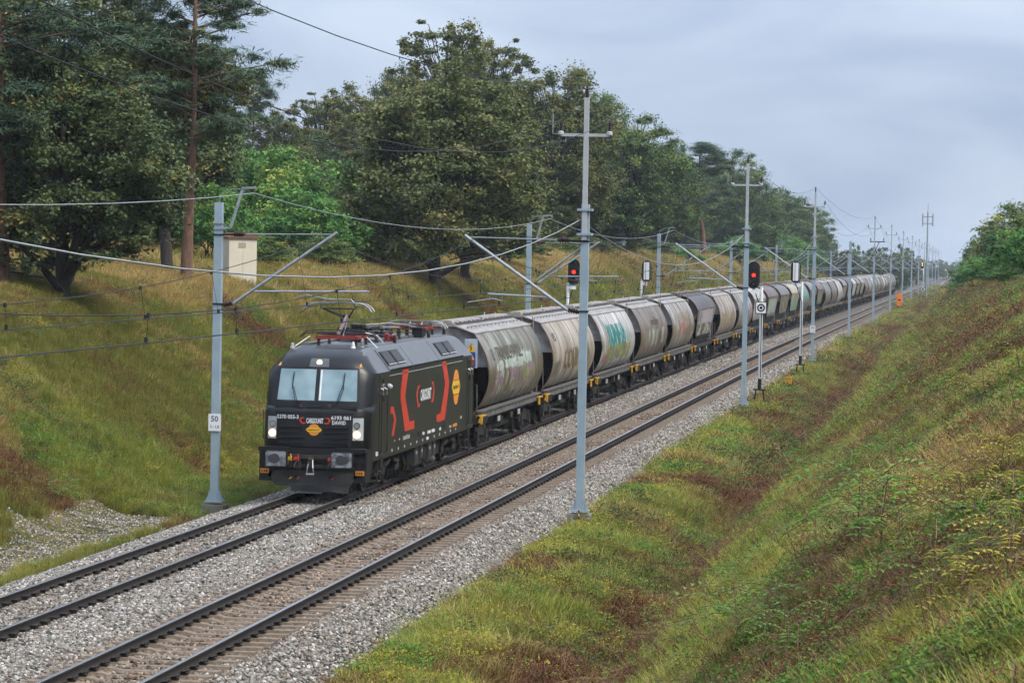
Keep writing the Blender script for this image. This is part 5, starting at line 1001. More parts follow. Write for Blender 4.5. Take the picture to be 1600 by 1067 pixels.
# equipment cabinet on the crest
pc = at_X(372, 412, -13.5); zc = h1(-13.5, pc[1]); pt = at_Y(372, 368, pc[1]); hC = pt[2]-zc
root = thing('equipment_cabinet', 'beige equipment cabinet with brown roof on the bank below the trees', 'cabinet', (pc[0]+.0, pc[1], zc), rz=RAD(35))
A = MB(); A.box(-.62, .62, -.55, .55, -.3, hC-.12); cb = A.build('cabinet_body', MAT('cabinet_beige', (.60, .55, .44), .6, c2=(.55, .50, .40), scale=2), root)
A = MB(); A.prism([(-.72, hC-.12), (.72, hC-.12), (.72, hC-.06), (.3, hC+.12), (-.3, hC+.12), (-.72, hC-.06)], 'y', -.64, .64); A.build('roof', MAT('cabinet_roof_brown', (.16, .085, .055), .7), root)
A = MB(); A.box(-.005, .005, -.556, -.55, 0, hC-.2); A.box(-.2, .12, -.57, -.55, hC-.5, hC-.3); A.build('door_seam', MAT('seam_beige', (.36, .31, .22), .6), cb)
A = MB(); A.box(.62, .628, -.3, .1, hC-.62, hC-.48); A.box(.62, .628, -.3, -.1, hC-.9, hC-.72); A.box(.62, .628, -.05, .25, hC-.92, hC-.78); A.build('cabinet_marking', m_blkd, cb)
# ------------------------------------------------------------------ trees
def leaf_mat(name, stops, trans=.25, rough=.6):
    m, t, b = new_mat(name); b.inputs['Roughness'].default_value = rough; b.inputs['Specular IOR Level'].default_value = .25
    a = N(t, 'ShaderNodeAttribute'); a.attribute_name = 'tint'; r = N(t, 'ShaderNodeValToRGB'); el = r.color_ramp.elements
    for i, (p, c) in enumerate(stops):
        q = el[0] if i == 0 else (el[len(el)-1] if i == len(stops)-1 else el.new(p)); q.position = p; q.color = lin(c)
    oi = N(t, 'ShaderNodeObjectInfo'); mr = N(t, 'ShaderNodeMapRange'); mr.inputs[3].default_value = -.08; mr.inputs[4].default_value = .08; t.links.new(oi.outputs['Random'], mr.inputs[0])
    ad = N(t, 'ShaderNodeMath', operation='ADD', use_clamp=True); t.links.new(a.outputs['Fac'], ad.inputs[0]); t.links.new(mr.outputs[0], ad.inputs[1]); t.links.new(ad.outputs[0], r.inputs[0])
    t.links.new(r.outputs[0], b.inputs['Base Color'])
    tr = N(t, 'ShaderNodeBsdfTranslucent'); t.links.new(r.outputs[0], tr.inputs[0]); mx = N(t, 'ShaderNodeMixShader'); mx.inputs[0].default_value = trans
    o = t.nodes['Material Output']; t.links.new(b.outputs[0], mx.inputs[1]); t.links.new(tr.outputs[0], mx.inputs[2]); t.links.new(mx.outputs[0], o.inputs[0]); return m
m_oak = leaf_mat('oak_leaves_olive', [(0, (0.050, 0.077, 0.024)), (.35, (0.099, 0.123, 0.040)), (.7, (0.174, 0.185, 0.063)), (.88, (0.230, 0.207, 0.074)), (.96, (0.258, 0.185, 0.062)), (1, (0.358, 0.269, 0.067))])
m_oakg = leaf_mat('oak_leaves_green', [(0, (0.045, 0.078, 0.028)), (.4, (0.095, 0.155, 0.045)), (.8, (0.199, 0.259, 0.069)), (1, (0.362, 0.345, 0.078))])
m_oakb = leaf_mat('oak_leaves_brownish', [(0, (0.056, 0.069, 0.023)), (.4, (0.123, 0.141, 0.043)), (.78, (0.215, 0.207, 0.059)), (1, (0.396, 0.264, 0.066))])
m_oaky = leaf_mat('oak_leaves_yellowing', [(0, (.055, .065, .018)), (.4, (.115, .125, .032)), (.75, (.20, .19, .045)), (1, (.36, .28, .05))])
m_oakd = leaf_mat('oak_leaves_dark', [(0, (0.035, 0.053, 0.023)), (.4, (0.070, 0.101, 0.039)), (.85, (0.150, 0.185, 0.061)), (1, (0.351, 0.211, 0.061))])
m_ash = leaf_mat('bush_leaves_fresh', [(0, (0.038, 0.100, 0.031)), (.4, (0.078, 0.199, 0.048)), (.8, (0.164, 0.328, 0.072)), (1, (0.380, 0.431, 0.086))], .3)
m_pinel = leaf_mat('pine_needles', [(0, (0.032, 0.061, 0.036)), (.5, (0.068, 0.108, 0.054)), (1, (0.154, 0.190, 0.082))], .12)
m_bark = MAT('oak_bark', (.062, .050, .040), .95, c2=(.030, .025, .021), scale=5, stretch=(3, 3, .6), bump=.8, bscale=12)
m_pbark = MAT('pine_bark', (.20, .105, .065), .9, c2=(.085, .052, .036), scale=4, stretch=(2, 2, .7), bump=.8, bscale=10)
def leaves(C, Rc, n, size, seed, tint_c, aspect=.62, squash=.72, shell=.55, up=.5):
    """n leaves round every cluster centre C with radius Rc; each leaf a four-sided blade with its own tilt"""
    r = np.random.default_rng(seed); k = len(C); idx = np.repeat(np.arange(k), n); m = len(idx)
    d = r.normal(size=(m, 3)); d /= np.linalg.norm(d, axis=1)[:, None]; rad = r.random(m)**shell
    st_ = np.clip(r.normal(1, .3, (k, 3)), .5, 1.7)*np.array([1, 1, squash]); P = C[idx]+d*(Rc[idx]*np.minimum(np.abs(r.normal(size=m))*.60, 1.12))[:, None]*st_[idx]
    nrm = d*.6+r.normal(size=(m, 3))*.6+np.array([0, 0, up]); nrm /= np.linalg.norm(nrm, axis=1)[:, None]
    a = np.cross(nrm, r.normal(size=(m, 3))); a /= np.linalg.norm(a, axis=1)[:, None]+1e-9; b_ = np.cross(nrm, a)
    s = size*r.uniform(.6, 1.3, m)[:, None]
    V_ = np.stack([P-a*s*.5, P+b_*s*aspect*.5+a*s*.05+nrm*s*.08, P+a*s*.5, P-b_*s*aspect*.5+a*s*.05+nrm*s*.08], 1).reshape(-1, 3)
    F_ = np.arange(m*4).reshape(-1, 4); tt = np.clip(tint_c[idx]+r.normal(size=m)*.12, 0, 1)
    return V_, F_, np.repeat(tt, 4)
def lumpy(d, seed, amp=.25):
    r = np.random.default_rng(seed); o = np.ones(len(d))
    for _ in range(9): q = r.normal(size=3); q /= np.linalg.norm(q); o += amp*r.uniform(-.2, 1.)*np.maximum(0, d@q)**4
    return o/o.mean()
def oak(seed, W=10., Ht=12., zb=2.6, nc=190, nl=190, size=.25, flat=.5, gap=.0):
    r = np.random.default_rng(seed); d = r.normal(size=(nc*3, 3)); d /= np.linalg.norm(d, axis=1)[:, None]; d = d[d[:, 2] > -.85][:nc]
    rad = (.40+.58*r.random(len(d))**.6)*lumpy(d, seed+1, .30); zc = zb+(Ht-zb)*.46; C = d*rad[:, None]*np.array([W/2*.86, W/2*.86, (Ht-zb)*.5])*.95
    dz = d[:, 2]; hf = np.where(dz < 0, np.sqrt(1-np.abs(dz)**3.5)/np.maximum(np.sqrt(1-dz**2), .35), 1.); C[:, :2] *= hf[:, None]
    C[:, 2] = np.where(C[:, 2] > 0, C[:, 2]*1.05, C[:, 2]*.92); C[:, 2] += zc
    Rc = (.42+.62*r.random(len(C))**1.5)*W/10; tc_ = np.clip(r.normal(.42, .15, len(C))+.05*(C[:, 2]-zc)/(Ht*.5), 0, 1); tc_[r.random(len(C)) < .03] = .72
    T_ = MB(); top = np.array([r.normal()*.4, r.normal()*.4, zb+(Ht-zb)*.66]); tr = [(0, 0, -.4), (0, 0, .2), (r.normal()*.12, r.normal()*.12, zb*.7), tuple(top*np.array([.6, .6, .7])), tuple(top)]
    T_.tube(tr, W*.042, 9, W*.010); ends = C[r.permutation(len(C))]
    for j in range(13):
        e_ = ends[j]; z0 = zb*.75+(top[2]-zb)*r.random()*.75; f0 = np.array([0, 0, z0]); mid = f0+(e_-f0)*.5+np.array([r.normal()*.3, r.normal()*.3, -.25+r.normal()*.25])
        T_.tube([f0, f0+(mid-f0)*.5+np.array([0, 0, .12]), mid, e_], W*.017, 6, W*.004)
        for q in range(3):
            c_ = C[np.argsort(np.linalg.norm(C-mid-(e_-mid)*.5, axis=1))[1+q*3]]; T_.tube([mid+(e_-mid)*(.1+.25*q), (mid+c_)/2+r.normal(size=3)*.15, c_], W*.006, 4, W*.0022)
    for c_ in C: T_.tube([np.array([c_[0]*.35, c_[1]*.35, c_[2]-(c_[2]-zb)*.22]), c_*np.array([.7, .7, 1])-np.array([0, 0, .15]), c_], W*.0042, 3, W*.0015, caps=False)
    V_, F_, tt = leaves(C, Rc, nl, size, seed+2, tc_); return T_, V_, F_, tt
def pine(seed, W=6., Ht=15., crown=.58, nc=130, nl=230):
    r = np.random.default_rng(seed); z0 = Ht*(1-crown); T_ = MB(); lean = r.normal(size=2)*.25
    T_.tube([(0, 0, -.4), (0, 0, .4), (lean[0]*.4, lean[1]*.4, z0*.6), (lean[0], lean[1], z0), (lean[0]*1.6, lean[1]*1.2, Ht*.93)], .27, 9, .06); C = []
    for j in range(nc//4):
        z = z0+(Ht-z0)*(j/(nc//4))**.9; a = r.random()*6.28; f = 1-.55*abs((z-z0)/(Ht-z0)-.35)*1.5; L_ = W/2*max(.25, f)*r.uniform(.6, 1.1); base = np.array([lean[0], lean[1], z-.2])
        e_ = base+np.array([math.cos(a)*L_, math.sin(a)*L_, L_*.28+.1]); T_.tube([base, (base+e_)/2+np.array([0, 0, .05]), e_], .06, 5, .02)
        C += [e_, base+(e_-base)*.72+r.normal(size=3)*.35, base+(e_-base)*.5+r.normal(size=3)*.3, e_+r.normal(size=3)*np.array([.6, .6, .25])]
    C = np.array(C+[[lean[0]*1.6, lean[1]*1.2, Ht-.3]]); Rc = r.uniform(.45, .85, len(C)); V_, F_, tt = leaves(C, Rc, nl, .34, seed+2, np.clip(r.normal(.45, .16, len(C)), 0, 1), aspect=.13, squash=.5, shell=.6, up=.6); return T_, V_, F_, tt
def bush(seed, W=6., Ht=5., nc=110, nl=170, size=.2, asp=.45):
    r = np.random.default_rng(seed); d = r.normal(size=(nc, 3)); d[:, 2] = np.abs(d[:, 2])*1.1-.25; d /= np.linalg.norm(d, axis=1)[:, None]
    C = d*((.4+.6*r.random(nc)**.6)*lumpy(d, seed+1, .4))[:, None]*np.array([W*.44, W*.44, Ht*.62]); C[:, 2] += Ht*.32; C[:, 2] = np.maximum(C[:, 2], .25)
    T_ = MB()
    for j in range(9):
        e_ = C[j]; T_.tube([(r.normal()*.25, r.normal()*.25, -.3), (e_[0]*.35, e_[1]*.35, e_[2]*.5), e_], .06, 5, .015)
    V_, F_, tt = leaves(C, r.uniform(.35, .8, nc)*W/6, nl, size, seed+2, np.clip(r.normal(.5, .2, nc), 0, 1), aspect=asp, up=.7); return T_, V_, F_, tt
PROTO = {}
def proto(key, gen, Wp, Hp, bark, leafm):
    T_, V_, F_, tt = gen; rr = np.percentile(np.hypot(V_[:, 0], V_[:, 1]), 97); kx = Wp/2/rr; kz = Hp/np.percentile(V_[:, 2], 99.7)
    V_ = V_*np.array([kx, kx, kz]); T_.v = [(x*kx, y*kx, z*kz) for x, y, z in T_.v]; PROTO[key] = (T_.mesh('trunk', bark, smooth=60), np_mesh('crown', V_, F_, leafm, {'tint': tt}), Wp, Hp)
proto('oak1', oak(11, 10, 12, .3, 330, 310, .175), 10, 12, m_bark, m_oak); proto('oak2', oak(12, 10, 12, .2, 330, 310, .175), 10, 12, m_bark, m_oak); proto('oak3', oak(13, 10, 12, 1.0, 260, 300, .175), 10, 12, m_bark, m_oak)
proto('oak4', oak(14, 10, 12, .0, 330, 310, .175), 10, 12, m_bark, m_oakd)
proto('tall1', oak(15, 7, 13, 3.8, 150, 230, .175), 7, 13, m_bark, m_oakb)
proto('high1', oak(16, 9, 13, 7.2, 190, 230, .17), 9, 13, m_bark, m_oaky)
proto('pine1', pine(21), 6, 15, m_pbark, m_pinel); proto('pine2', pine(22, 6.5, 15, .68, 170), 6.5, 15, m_pbark, m_pinel)
proto('bush1', bush(31), 6, 5, m_bark, m_ash); proto('bush2', bush(32, 6, 5, 120, 170, .22, .38), 6, 5, m_bark, m_ash)
proto('far1', oak(41, 10, 9, .8, 90, 80, .5), 10, 9, m_bark, m_oakg); proto('far2', oak(42, 10, 9, .6, 90, 80, .5), 10, 9, m_bark, m_oakd)
NAME = {'oak': 'oak_tree', 'tall': 'slender_oak_tree', 'high': 'oak_tree', 'pine': 'pine_tree', 'bush': 'leafy_bush', 'far1': 'distant_tree', 'far2': 'distant_tree'}
def tree(key, px, ytop, wpx, label, X=None, Y=None, mat=None, ref=420, group=None, rz=None):
    if X is not None: P = at_X(px, ref, X); Y = P[1]
    else: P = at_Y(px, ref, Y); X = P[0]
    z = h1(X, Y); top = at_Y(px, ytop, Y)[2]; hgt = top-z; wid = wpx*Y/FPX; tm, cm, Wp, Hp = PROTO[key]
    nm = next(v for k, v in NAME.items() if key.startswith(k)); root = thing(nm, label, 'bush' if 'bush' in nm else 'tree', (X, Y, z), group, rz=random.random()*6.28 if rz is None else rz)
    sc_ = (wid/Wp, wid/Wp, hgt/Hp); root.scale = sc_
    t_ = put('trunk', tm, root); c_ = put('crown', cm, root)
    if mat: c_.material_slots[0].link = 'OBJECT'; c_.material_slots[0].material = mat
    return root
TG = 'trees of the wood along the line'
# the dark wood by the camera end
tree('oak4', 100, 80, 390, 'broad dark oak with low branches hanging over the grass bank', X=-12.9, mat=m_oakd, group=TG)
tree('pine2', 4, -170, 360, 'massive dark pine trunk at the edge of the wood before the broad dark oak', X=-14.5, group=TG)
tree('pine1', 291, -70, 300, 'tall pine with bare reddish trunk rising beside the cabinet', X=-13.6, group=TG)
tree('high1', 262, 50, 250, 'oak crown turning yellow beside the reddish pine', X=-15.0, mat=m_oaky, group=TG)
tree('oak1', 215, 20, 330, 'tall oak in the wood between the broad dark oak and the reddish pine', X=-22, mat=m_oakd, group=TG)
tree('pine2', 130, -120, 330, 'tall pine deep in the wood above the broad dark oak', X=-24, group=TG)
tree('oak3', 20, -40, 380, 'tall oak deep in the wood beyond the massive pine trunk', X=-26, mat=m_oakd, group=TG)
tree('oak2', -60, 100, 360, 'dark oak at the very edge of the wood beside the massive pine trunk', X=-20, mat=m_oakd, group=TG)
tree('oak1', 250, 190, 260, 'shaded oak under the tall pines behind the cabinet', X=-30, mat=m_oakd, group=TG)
tree('pine1', 398, 108, 110, 'dark slim pine standing against the sky behind the fresh green bushes', X=-42, group=TG)
tree('oak2', 345, 215, 170, 'low oak beside the fresh green bushes behind the cabinet', X=-26, mat=m_oakg, group=TG)
BG = 'fresh green bushes at the edge of the wood'
for px, yt, wp, X, lab in ((335, 290, 130, -17, 'fresh green bush directly behind the beige cabinet'), (430, 232, 210, -21, 'largest fresh green bush between the cabinet and the big oak'), (530, 255, 190, -22, 'fresh green bush against the dark side of the big oak'), (470, 300, 180, -17.5, 'low fresh green bush in front of the largest green bush'), (590, 330, 130, -18, 'low green bush tucked under the big oak crown')):
    tree('bush1' if px % 20 else 'bush2', px, yt, wp, lab, X=X, group=BG)
for px, yt, wp, lab, k, mt in ((438, 178, 130, 'distant oak above the fresh green bushes, next to the dark slim pine', 'oak3', m_oak), (500, 148, 150, 'distant yellowish oak rising above the fresh green bushes', 'tall1', m_oakb), (560, 138, 150, 'distant ragged oak crown beside the big oak', 'oak3', m_oakb), (620, 112, 150, 'oak crown behind the shoulder of the big oak', 'oak1', m_oak), (470, 215, 170, 'dark oak low behind the fresh green bushes', 'oak2', m_oakd)):
    tree(k, px, yt, wp, lab, X=-40, mat=mt, group=TG)
tree('oak1', 682, 108, 335, 'big rounded oak whose dark trunk stands on the open grass bank', X=-11.8, mat=m_oak, group=TG, rz=1.0)
tree('oak3', 728, 150, 230, 'smaller oak whose trunk stands close beside the big rounded oak', X=-12.0, mat=m_oak, group=TG)
tree('tall1', 690, 36, 190, 'highest thin oak crown showing sky above the big rounded oak', X=-25, mat=m_oakb, group=TG); tree('tall1', 765, 62, 150, 'second thin oak crown against the sky above the big rounded oak', X=-27, mat=m_oakb, group=TG)
tree('oak2', 868, 112, 215, 'yellowing domed oak behind the tall power line mast', X=-17, mat=m_oakb, group=TG); tree('oak1', 800, 160, 180, 'oak filling the gap between the big rounded oak and yellowing domed oak', X=-24, mat=m_oak, group=TG)
tree('oak2', 930, 150, 150, 'dark oak behind the yellowing domed oak', X=-27, mat=m_oakg, group=TG); tree('oak3', 988, 186, 180, 'greener open oak with forked trunk past the yellowing domed oak', X=-14.5, mat=m_oakg, group=TG); tree('oak2', 1035, 245, 130, 'oak filling below the greener open oak', X=-19, mat=m_oakg, group=TG)
tree('oak4', 820, 300, 160, 'low dark oak under the yellowing domed oak', X=-19, mat=m_oakd, group=TG); tree('oak4', 900, 300, 150, 'low dark oak in the shade behind the red signal', X=-20, mat=m_oakd, group=TG)
tree('pine1', 1100, 222, 150, 'pine with bare orange trunk standing between oaks', X=-14.5, group=TG); tree('oak1', 1065, 232, 110, 'dark oak on the near flank of the orange trunked pine', X=-23, mat=m_oakg, group=TG); tree('oak3', 1135, 238, 120, 'dark oak on the far flank of the orange trunked pine', X=-21, mat=m_oakg, group=TG)
tree('oak2', 1165, 272, 120, 'oak stepping down behind the tall mast by the ring board signal', X=-17, mat=m_oakg, group=TG); tree('oak1', 1212, 300, 130, 'rounded oak near the end of the wood', X=-18, mat=m_oakg, group=TG); tree('oak2', 1250, 318, 95, 'last oak of the wood before the open sky', X=-16.5, mat=m_oakg, group=TG); tree('oak4', 1278, 352, 60, 'lowest tree at the very end of the wood', X=-16, mat=m_oakg, group=TG)
for px, yt, wp, X, lab in ((1150, 372, 110, -12.6, 'green bush below the oaks behind the short signal mast'), (1215, 365, 110, -12.4, 'green bush below the rounded oak'), (1255, 380, 80, -12, 'green bush at the foot of the last oak'), (1060, 388, 90, -13.5, 'green bush beside the orange trunked pine')):
    tree('bush2', px, yt, wp, lab, X=X, group='bushes under the far oaks')
UL = ['undergrowth bush on the cabinet side of the big rounded oak', 'low undergrowth bush hugging the big rounded oak trunk', 'shaded undergrowth bush behind the big rounded oak trunk', 'undergrowth bush just past the smaller oak trunk', 'undergrowth bush behind the second mast along the train', 'undergrowth bush beneath the yellowing domed oak', 'undergrowth bush behind the tall mast with yellow cable', 'undergrowth bush beneath the forked greener oak', 'undergrowth bush on the pine side of the forked oak', 'undergrowth bush behind the third mast along the train', 'undergrowth bush just past the orange trunked pine', 'undergrowth bush between the cabinet and the largest green bush', 'undergrowth bush in front of the low fresh green bush']
UG = 'undergrowth bushes at the foot of the oaks'
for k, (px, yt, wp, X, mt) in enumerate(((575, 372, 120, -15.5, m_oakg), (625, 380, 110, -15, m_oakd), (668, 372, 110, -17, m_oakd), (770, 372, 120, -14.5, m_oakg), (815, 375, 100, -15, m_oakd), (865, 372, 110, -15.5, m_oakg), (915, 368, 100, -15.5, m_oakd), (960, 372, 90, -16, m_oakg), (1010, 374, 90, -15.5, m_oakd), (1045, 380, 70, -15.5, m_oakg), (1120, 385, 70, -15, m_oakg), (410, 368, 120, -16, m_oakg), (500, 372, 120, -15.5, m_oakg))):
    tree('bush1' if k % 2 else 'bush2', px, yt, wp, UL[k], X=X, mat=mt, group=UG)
# shaded trees that close the wood behind the front row
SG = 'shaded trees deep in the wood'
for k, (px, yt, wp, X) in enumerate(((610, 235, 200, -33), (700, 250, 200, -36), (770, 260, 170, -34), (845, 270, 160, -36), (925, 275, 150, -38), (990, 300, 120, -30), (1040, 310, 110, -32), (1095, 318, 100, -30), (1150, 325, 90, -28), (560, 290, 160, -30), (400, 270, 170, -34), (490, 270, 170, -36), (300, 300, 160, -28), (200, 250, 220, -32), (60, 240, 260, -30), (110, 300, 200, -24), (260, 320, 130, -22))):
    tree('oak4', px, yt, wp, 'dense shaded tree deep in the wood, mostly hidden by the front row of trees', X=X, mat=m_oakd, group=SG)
# hazy trees beyond the end of the train
fl = 0
for px, yt, wp, Y, k in ((1310, 392, 60, 620, 'far2'), (1338, 382, 66, 700, 'far1'), (1362, 388, 60, 760, 'far2'), (1388, 384, 66, 820, 'far1'), (1412, 388, 56, 900, 'far2'), (1432, 398, 40, 980, 'far1'), (1350, 400, 70, 560, 'far2'), (1395, 404, 60, 640, 'far2'), (1446, 405, 40, 1150, 'far2'), (1464, 406, 40, 1350, 'far1'), (1482, 408, 40, 1600, 'far2'), (1500, 411, 44, 1800, 'far1'), (1525, 410, 50, 1900, 'far2')):
    tree(k, px, yt, wp, 'hazy tree in the far tree line past the tail of the train', Y=Y, ref=430, group='far tree line')
# bushes on the other bank
RG = 'bushes on the crest of the weedy bank'
for px, yt, wp, Y, k, mt, lab in ((1590, 318, 170, 250, 'bush1', m_oakg, 'dark tall tree on the crest of the weedy bank'), (1550, 362, 110, 300, 'bush2', m_oakg, 'rounded dark tree on the weedy bank next to the sky'), (1525, 402, 90, 290, 'bush1', m_ash, 'green bush on the weedy bank closest to the tracks'), (1560, 400, 130, 210, 'bush2', m_ash, 'fresh green bush below the rounded dark tree'), (1512, 432, 60, 330, 'bush1', m_ash, 'low green bush at the track end of the crest'), (1630, 350, 160, 150, 'bush2', m_ash, 'fresh green bush leaning over the weedy bank'), (1595, 405, 110, 165, 'bush1', m_ash, 'bright leafy bush in front of the dark tall tree'), (1650, 330, 190, 200, 'bush1', m_oakg, 'dark tree at the edge of the weedy bank crest')):
    tree(k, px, yt, wp, lab, Y=Y, ref=460, mat=mt, group=RG)
# ------------------------------------------------------------------ grass and weeds on the banks
def veg_mat(name, c, c2, trans=.3, rough=.65):
    m, t, b = new_mat(name); b.inputs['Roughness'].default_value = rough; b.inputs['Specular IOR Level'].default_value = .2
    oi = N(t, 'ShaderNodeObjectInfo'); g = N(t, 'ShaderNodeNewGeometry'); n = N(t, 'ShaderNodeTexNoise'); n.inputs['Scale'].default_value = .7; n.inputs['Detail'].default_value = 4; t.links.new(g.outputs['Position'], n.inputs[0])
    ad = N(t, 'ShaderNodeMath', operation='ADD'); t.links.new(n.outputs[0], ad.inputs[0]); t.links.new(oi.outputs['Random'], ad.inputs[1]); mr = N(t, 'ShaderNodeMapRange'); mr.inputs[1].default_value = .45; mr.inputs[2].default_value = 1.5; t.links.new(ad.outputs[0], mr.inputs[0])
    mx = N(t, 'ShaderNodeMix', data_type='RGBA'); mx.inputs[6].default_value = lin(c); mx.inputs[7].default_value = lin(c2); t.links.new(mr.outputs[0], mx.inputs[0]); t.links.new(mx.outputs[2], b.inputs['Base Color'])
    tr = N(t, 'ShaderNodeBsdfTranslucent'); t.links.new(mx.outputs[2], tr.inputs[0]); ms = N(t, 'ShaderNodeMixShader'); ms.inputs[0].default_value = trans; o = t.nodes['Material Output']
    t.links.new(b.outputs[0], ms.inputs[1]); t.links.new(tr.outputs[0], ms.inputs[2]); t.links.new(ms.outputs[0], o.inputs[0]); return m
def blades(seed, n, h0, h1_, w_, spread, lean, m):
    r = np.random.default_rng(seed); V_ = []; F_ = []
    for k in range(n):
        a = r.random()*6.28; q = r.random()**.6*spread; p = np.array([math.cos(a)*q, math.sin(a)*q, -.03]); a2 = a+r.normal()*.7; hh = r.uniform(h0, h1_); l_ = lean*r.uniform(.3, 1.3)*hh; d = np.array([math.cos(a2), math.sin(a2), 0]); s_ = np.array([-d[1], d[0], 0])*w_*r.uniform(.6, 1.3); i = len(V_)
        V_ += [p-s_/2, p+s_/2, p+d*l_*.25+[0, 0, hh*.55]-s_*.4, p+d*l_*.25+[0, 0, hh*.55]+s_*.4, p+d*l_*.65+[0, 0, hh*.88]-s_*.22, p+d*l_*.65+[0, 0, hh*.88]+s_*.22, p+d*l_+[0, 0, hh]]; F_ += [(i, i+1, i+3), (i, i+3, i+2), (i+2, i+3, i+5), (i+2, i+5, i+4), (i+4, i+5, i+6)]
    return np_mesh('tuft', np.array(V_), np.array(F_), m)
def leafy(seed, n, hgt, spread, size, m, asp=.55):
    r = np.random.default_rng(seed); C = np.stack([r.normal(size=n)*spread*.5, r.normal(size=n)*spread*.5, r.random(n)**.7*hgt], -1); V_, F_, tt = leaves(C, np.full(n, .05), 2, size, seed+1, np.full(n, .5), aspect=asp, up=1.0)
    return np_mesh('weed', V_, F_, m, {'tint': tt})
def tangle(seed, n, L_, hgt, m, r0=.005):
    r = np.random.default_rng(seed); T_ = MB()
    for k in range(n):
        a = r.random()*6.28; p = np.array([r.normal()*.2, r.normal()*.2, 0]); d = np.array([math.cos(a), math.sin(a), 0])*L_*r.uniform(.5, 1); T_.tube([p, p+d*.3+[0, 0, hgt*r.uniform(.4, 1)], p+d*.7+[0, 0, hgt*r.uniform(.3, 1)], p+d+[0, 0, hgt*r.uniform(-.1, .4)]], r0, 3, r0*.5, caps=False)
    return T_.mesh('tangle', m, fixn=False)
v_green = veg_mat('grass_green', (0.169, 0.206, 0.033), (0.338, 0.344, 0.062)); v_olive = veg_mat('grass_olive', (0.150, 0.156, 0.030), (0.294, 0.275, 0.062)); v_straw = veg_mat('grass_straw', (0.312, 0.219, 0.069), (0.550, 0.400, 0.150)); v_brown = veg_mat('dead_fern', (0.100, 0.045, 0.020), (0.213, 0.100, 0.045), .1)
v_weed = veg_mat('weed_green', (0.079, 0.175, 0.031), (0.175, 0.297, 0.053)); v_yel = veg_mat('weed_yellow', (.26, .25, .040), (.42, .36, .055)); v_dk = veg_mat('weed_dark', (0.053, 0.079, 0.025), (0.122, 0.131, 0.039)); v_stem = veg_mat('dead_stem', (0.096, 0.056, 0.039), (0.210, 0.131, 0.088), 0)
KIND = dict(green_grass=(blades(1, 26, .14, .34, .012, .16, .7, v_green), blades(2, 26, .16, .40, .012, .18, .9, v_green)), olive_grass=(blades(3, 26, .12, .32, .012, .17, .9, v_olive), blades(4, 24, .15, .36, .012, .17, .8, v_olive)),
 straw_grass=(blades(5, 24, .15, .40, .011, .15, .8, v_straw), blades(6, 24, .12, .32, .011, .16, 1.0, v_straw)), dead_fern=(tangle(7, 34, .26, .18, v_brown, .005), leafy(8, 60, .18, .30, .05, v_brown, .4), blades(15, 26, .12, .30, .012, .18, 1.2, v_brown)),
 green_weed=(leafy(9, 46, .28, .26, .05, v_weed), leafy(10, 50, .20, .30, .042, v_weed, .42)), yellow_weed=(leafy(11, 40, .28, .24, .042, v_yel),), dark_weed=(leafy(12, 46, .22, .30, .05, v_dk), leafy(13, 40, .30, .24, .055, v_dk)), dead_stem=(tangle(14, 5, 1.1, .55, v_stem, .006),))
acc = {k: ([], []) for k in KIND}
def sow(n, x0, x1, y0, y1, size, ballast=False):
    X, Y, Z = strew(n, x0, x1, y0, y1, H); m = len(X)
    a = fbm(X+7, Y*.7+3, 4.2); b_ = fbm(X+77, Y*.8+31, 2.6); c_ = vnoise(X+130, Y+60, 1.3); u = RNG.random(m); k = np.full(m, 'olive_grass', dtype=object)
    left = X < 0; up = np.clip((Z-dip(Y)+.6)/5.6, 0, 1.3); names = list(KIND)[:7]
    W_ = dict(left=(.70, 1.05, .50, .56, .34, .26, .26), low=(.92, .76, .55, .86, .42, .44, .32), ditch=(.72, .5, .3, 1.08, .55, .3, .5), foot=(1.02, .72, .50, .66, .62, .38, .28), slope=(.72, .66, .62, .90, .90, .50, .34))
    S = np.zeros((m, 7)); reg = np.where(left, 'left', np.where(X < 9.3, 'low', np.where(X < 11.4, 'ditch', np.where(X < 14.3, 'foot', 'slope'))))
    for nm_, w7 in W_.items(): S[reg == nm_] = w7
    S[:, 2] += left*1.0*sstep(.55, 1.05, up); S[:, 0] -= left*.35*sstep(.5, 1.0, up)
    fr_ = sstep(100, 150, Y)*((reg == 'low') | (reg == 'ditch') | (reg == 'slope')); S[:, 3] += .28*fr_; S[:, 6] += .22*fr_; S[:, 5] -= .1*fr_
    for q in range(7): S[:, q] += 2.3*(fbm(X+37*q, Y*.75+53*q, (4.5, 3.6, 3.8, 2.8, 1.9, 1.4, 1.7)[q])-.5)
    S += -np.log(-np.log(RNG.random((m, 7))*.998+.001))*.20; k = np.array(names, dtype=object)[S.argmax(1)]
    k[~left & (X > 9.3) & (u < .004)] = 'dead_stem'
    bare = (X < -3.0) & (X > -6.4) & (Y < 79) & (fbm(X, Y, 2.4)+.55*sstep(-6.4, -5.2, X)*sstep(-3.2, -3.9, X) > .68); keep = ~bare
    for kk in KIND:
        q = (k == kk) & keep; acc[kk][0].append(np.stack([X[q], Y[q], Z[q]], -1)); acc[kk][1].append(size*RNG.uniform(.65, 1.35, q.sum()))
for args in ((110000, 7.0, 20.5, 18, 46, .8), (70000, 6.6, 20.5, 46, 100, 1.0), (40000, 6.6, 21, 100, 200, 1.5), (20000, 6.8, 24, 200, 420, 2.4), (80000, -16.5, -3.0, 48, 110, .78), (66000, -17, -3.0, 110, 220, 1.1), (26000, -18, -3.0, 220, 440, 2.4), (9000, -32, -16, 70, 260, 1.9), (7000, -14, 22, 420, 900, 4.5)): sow(*args)
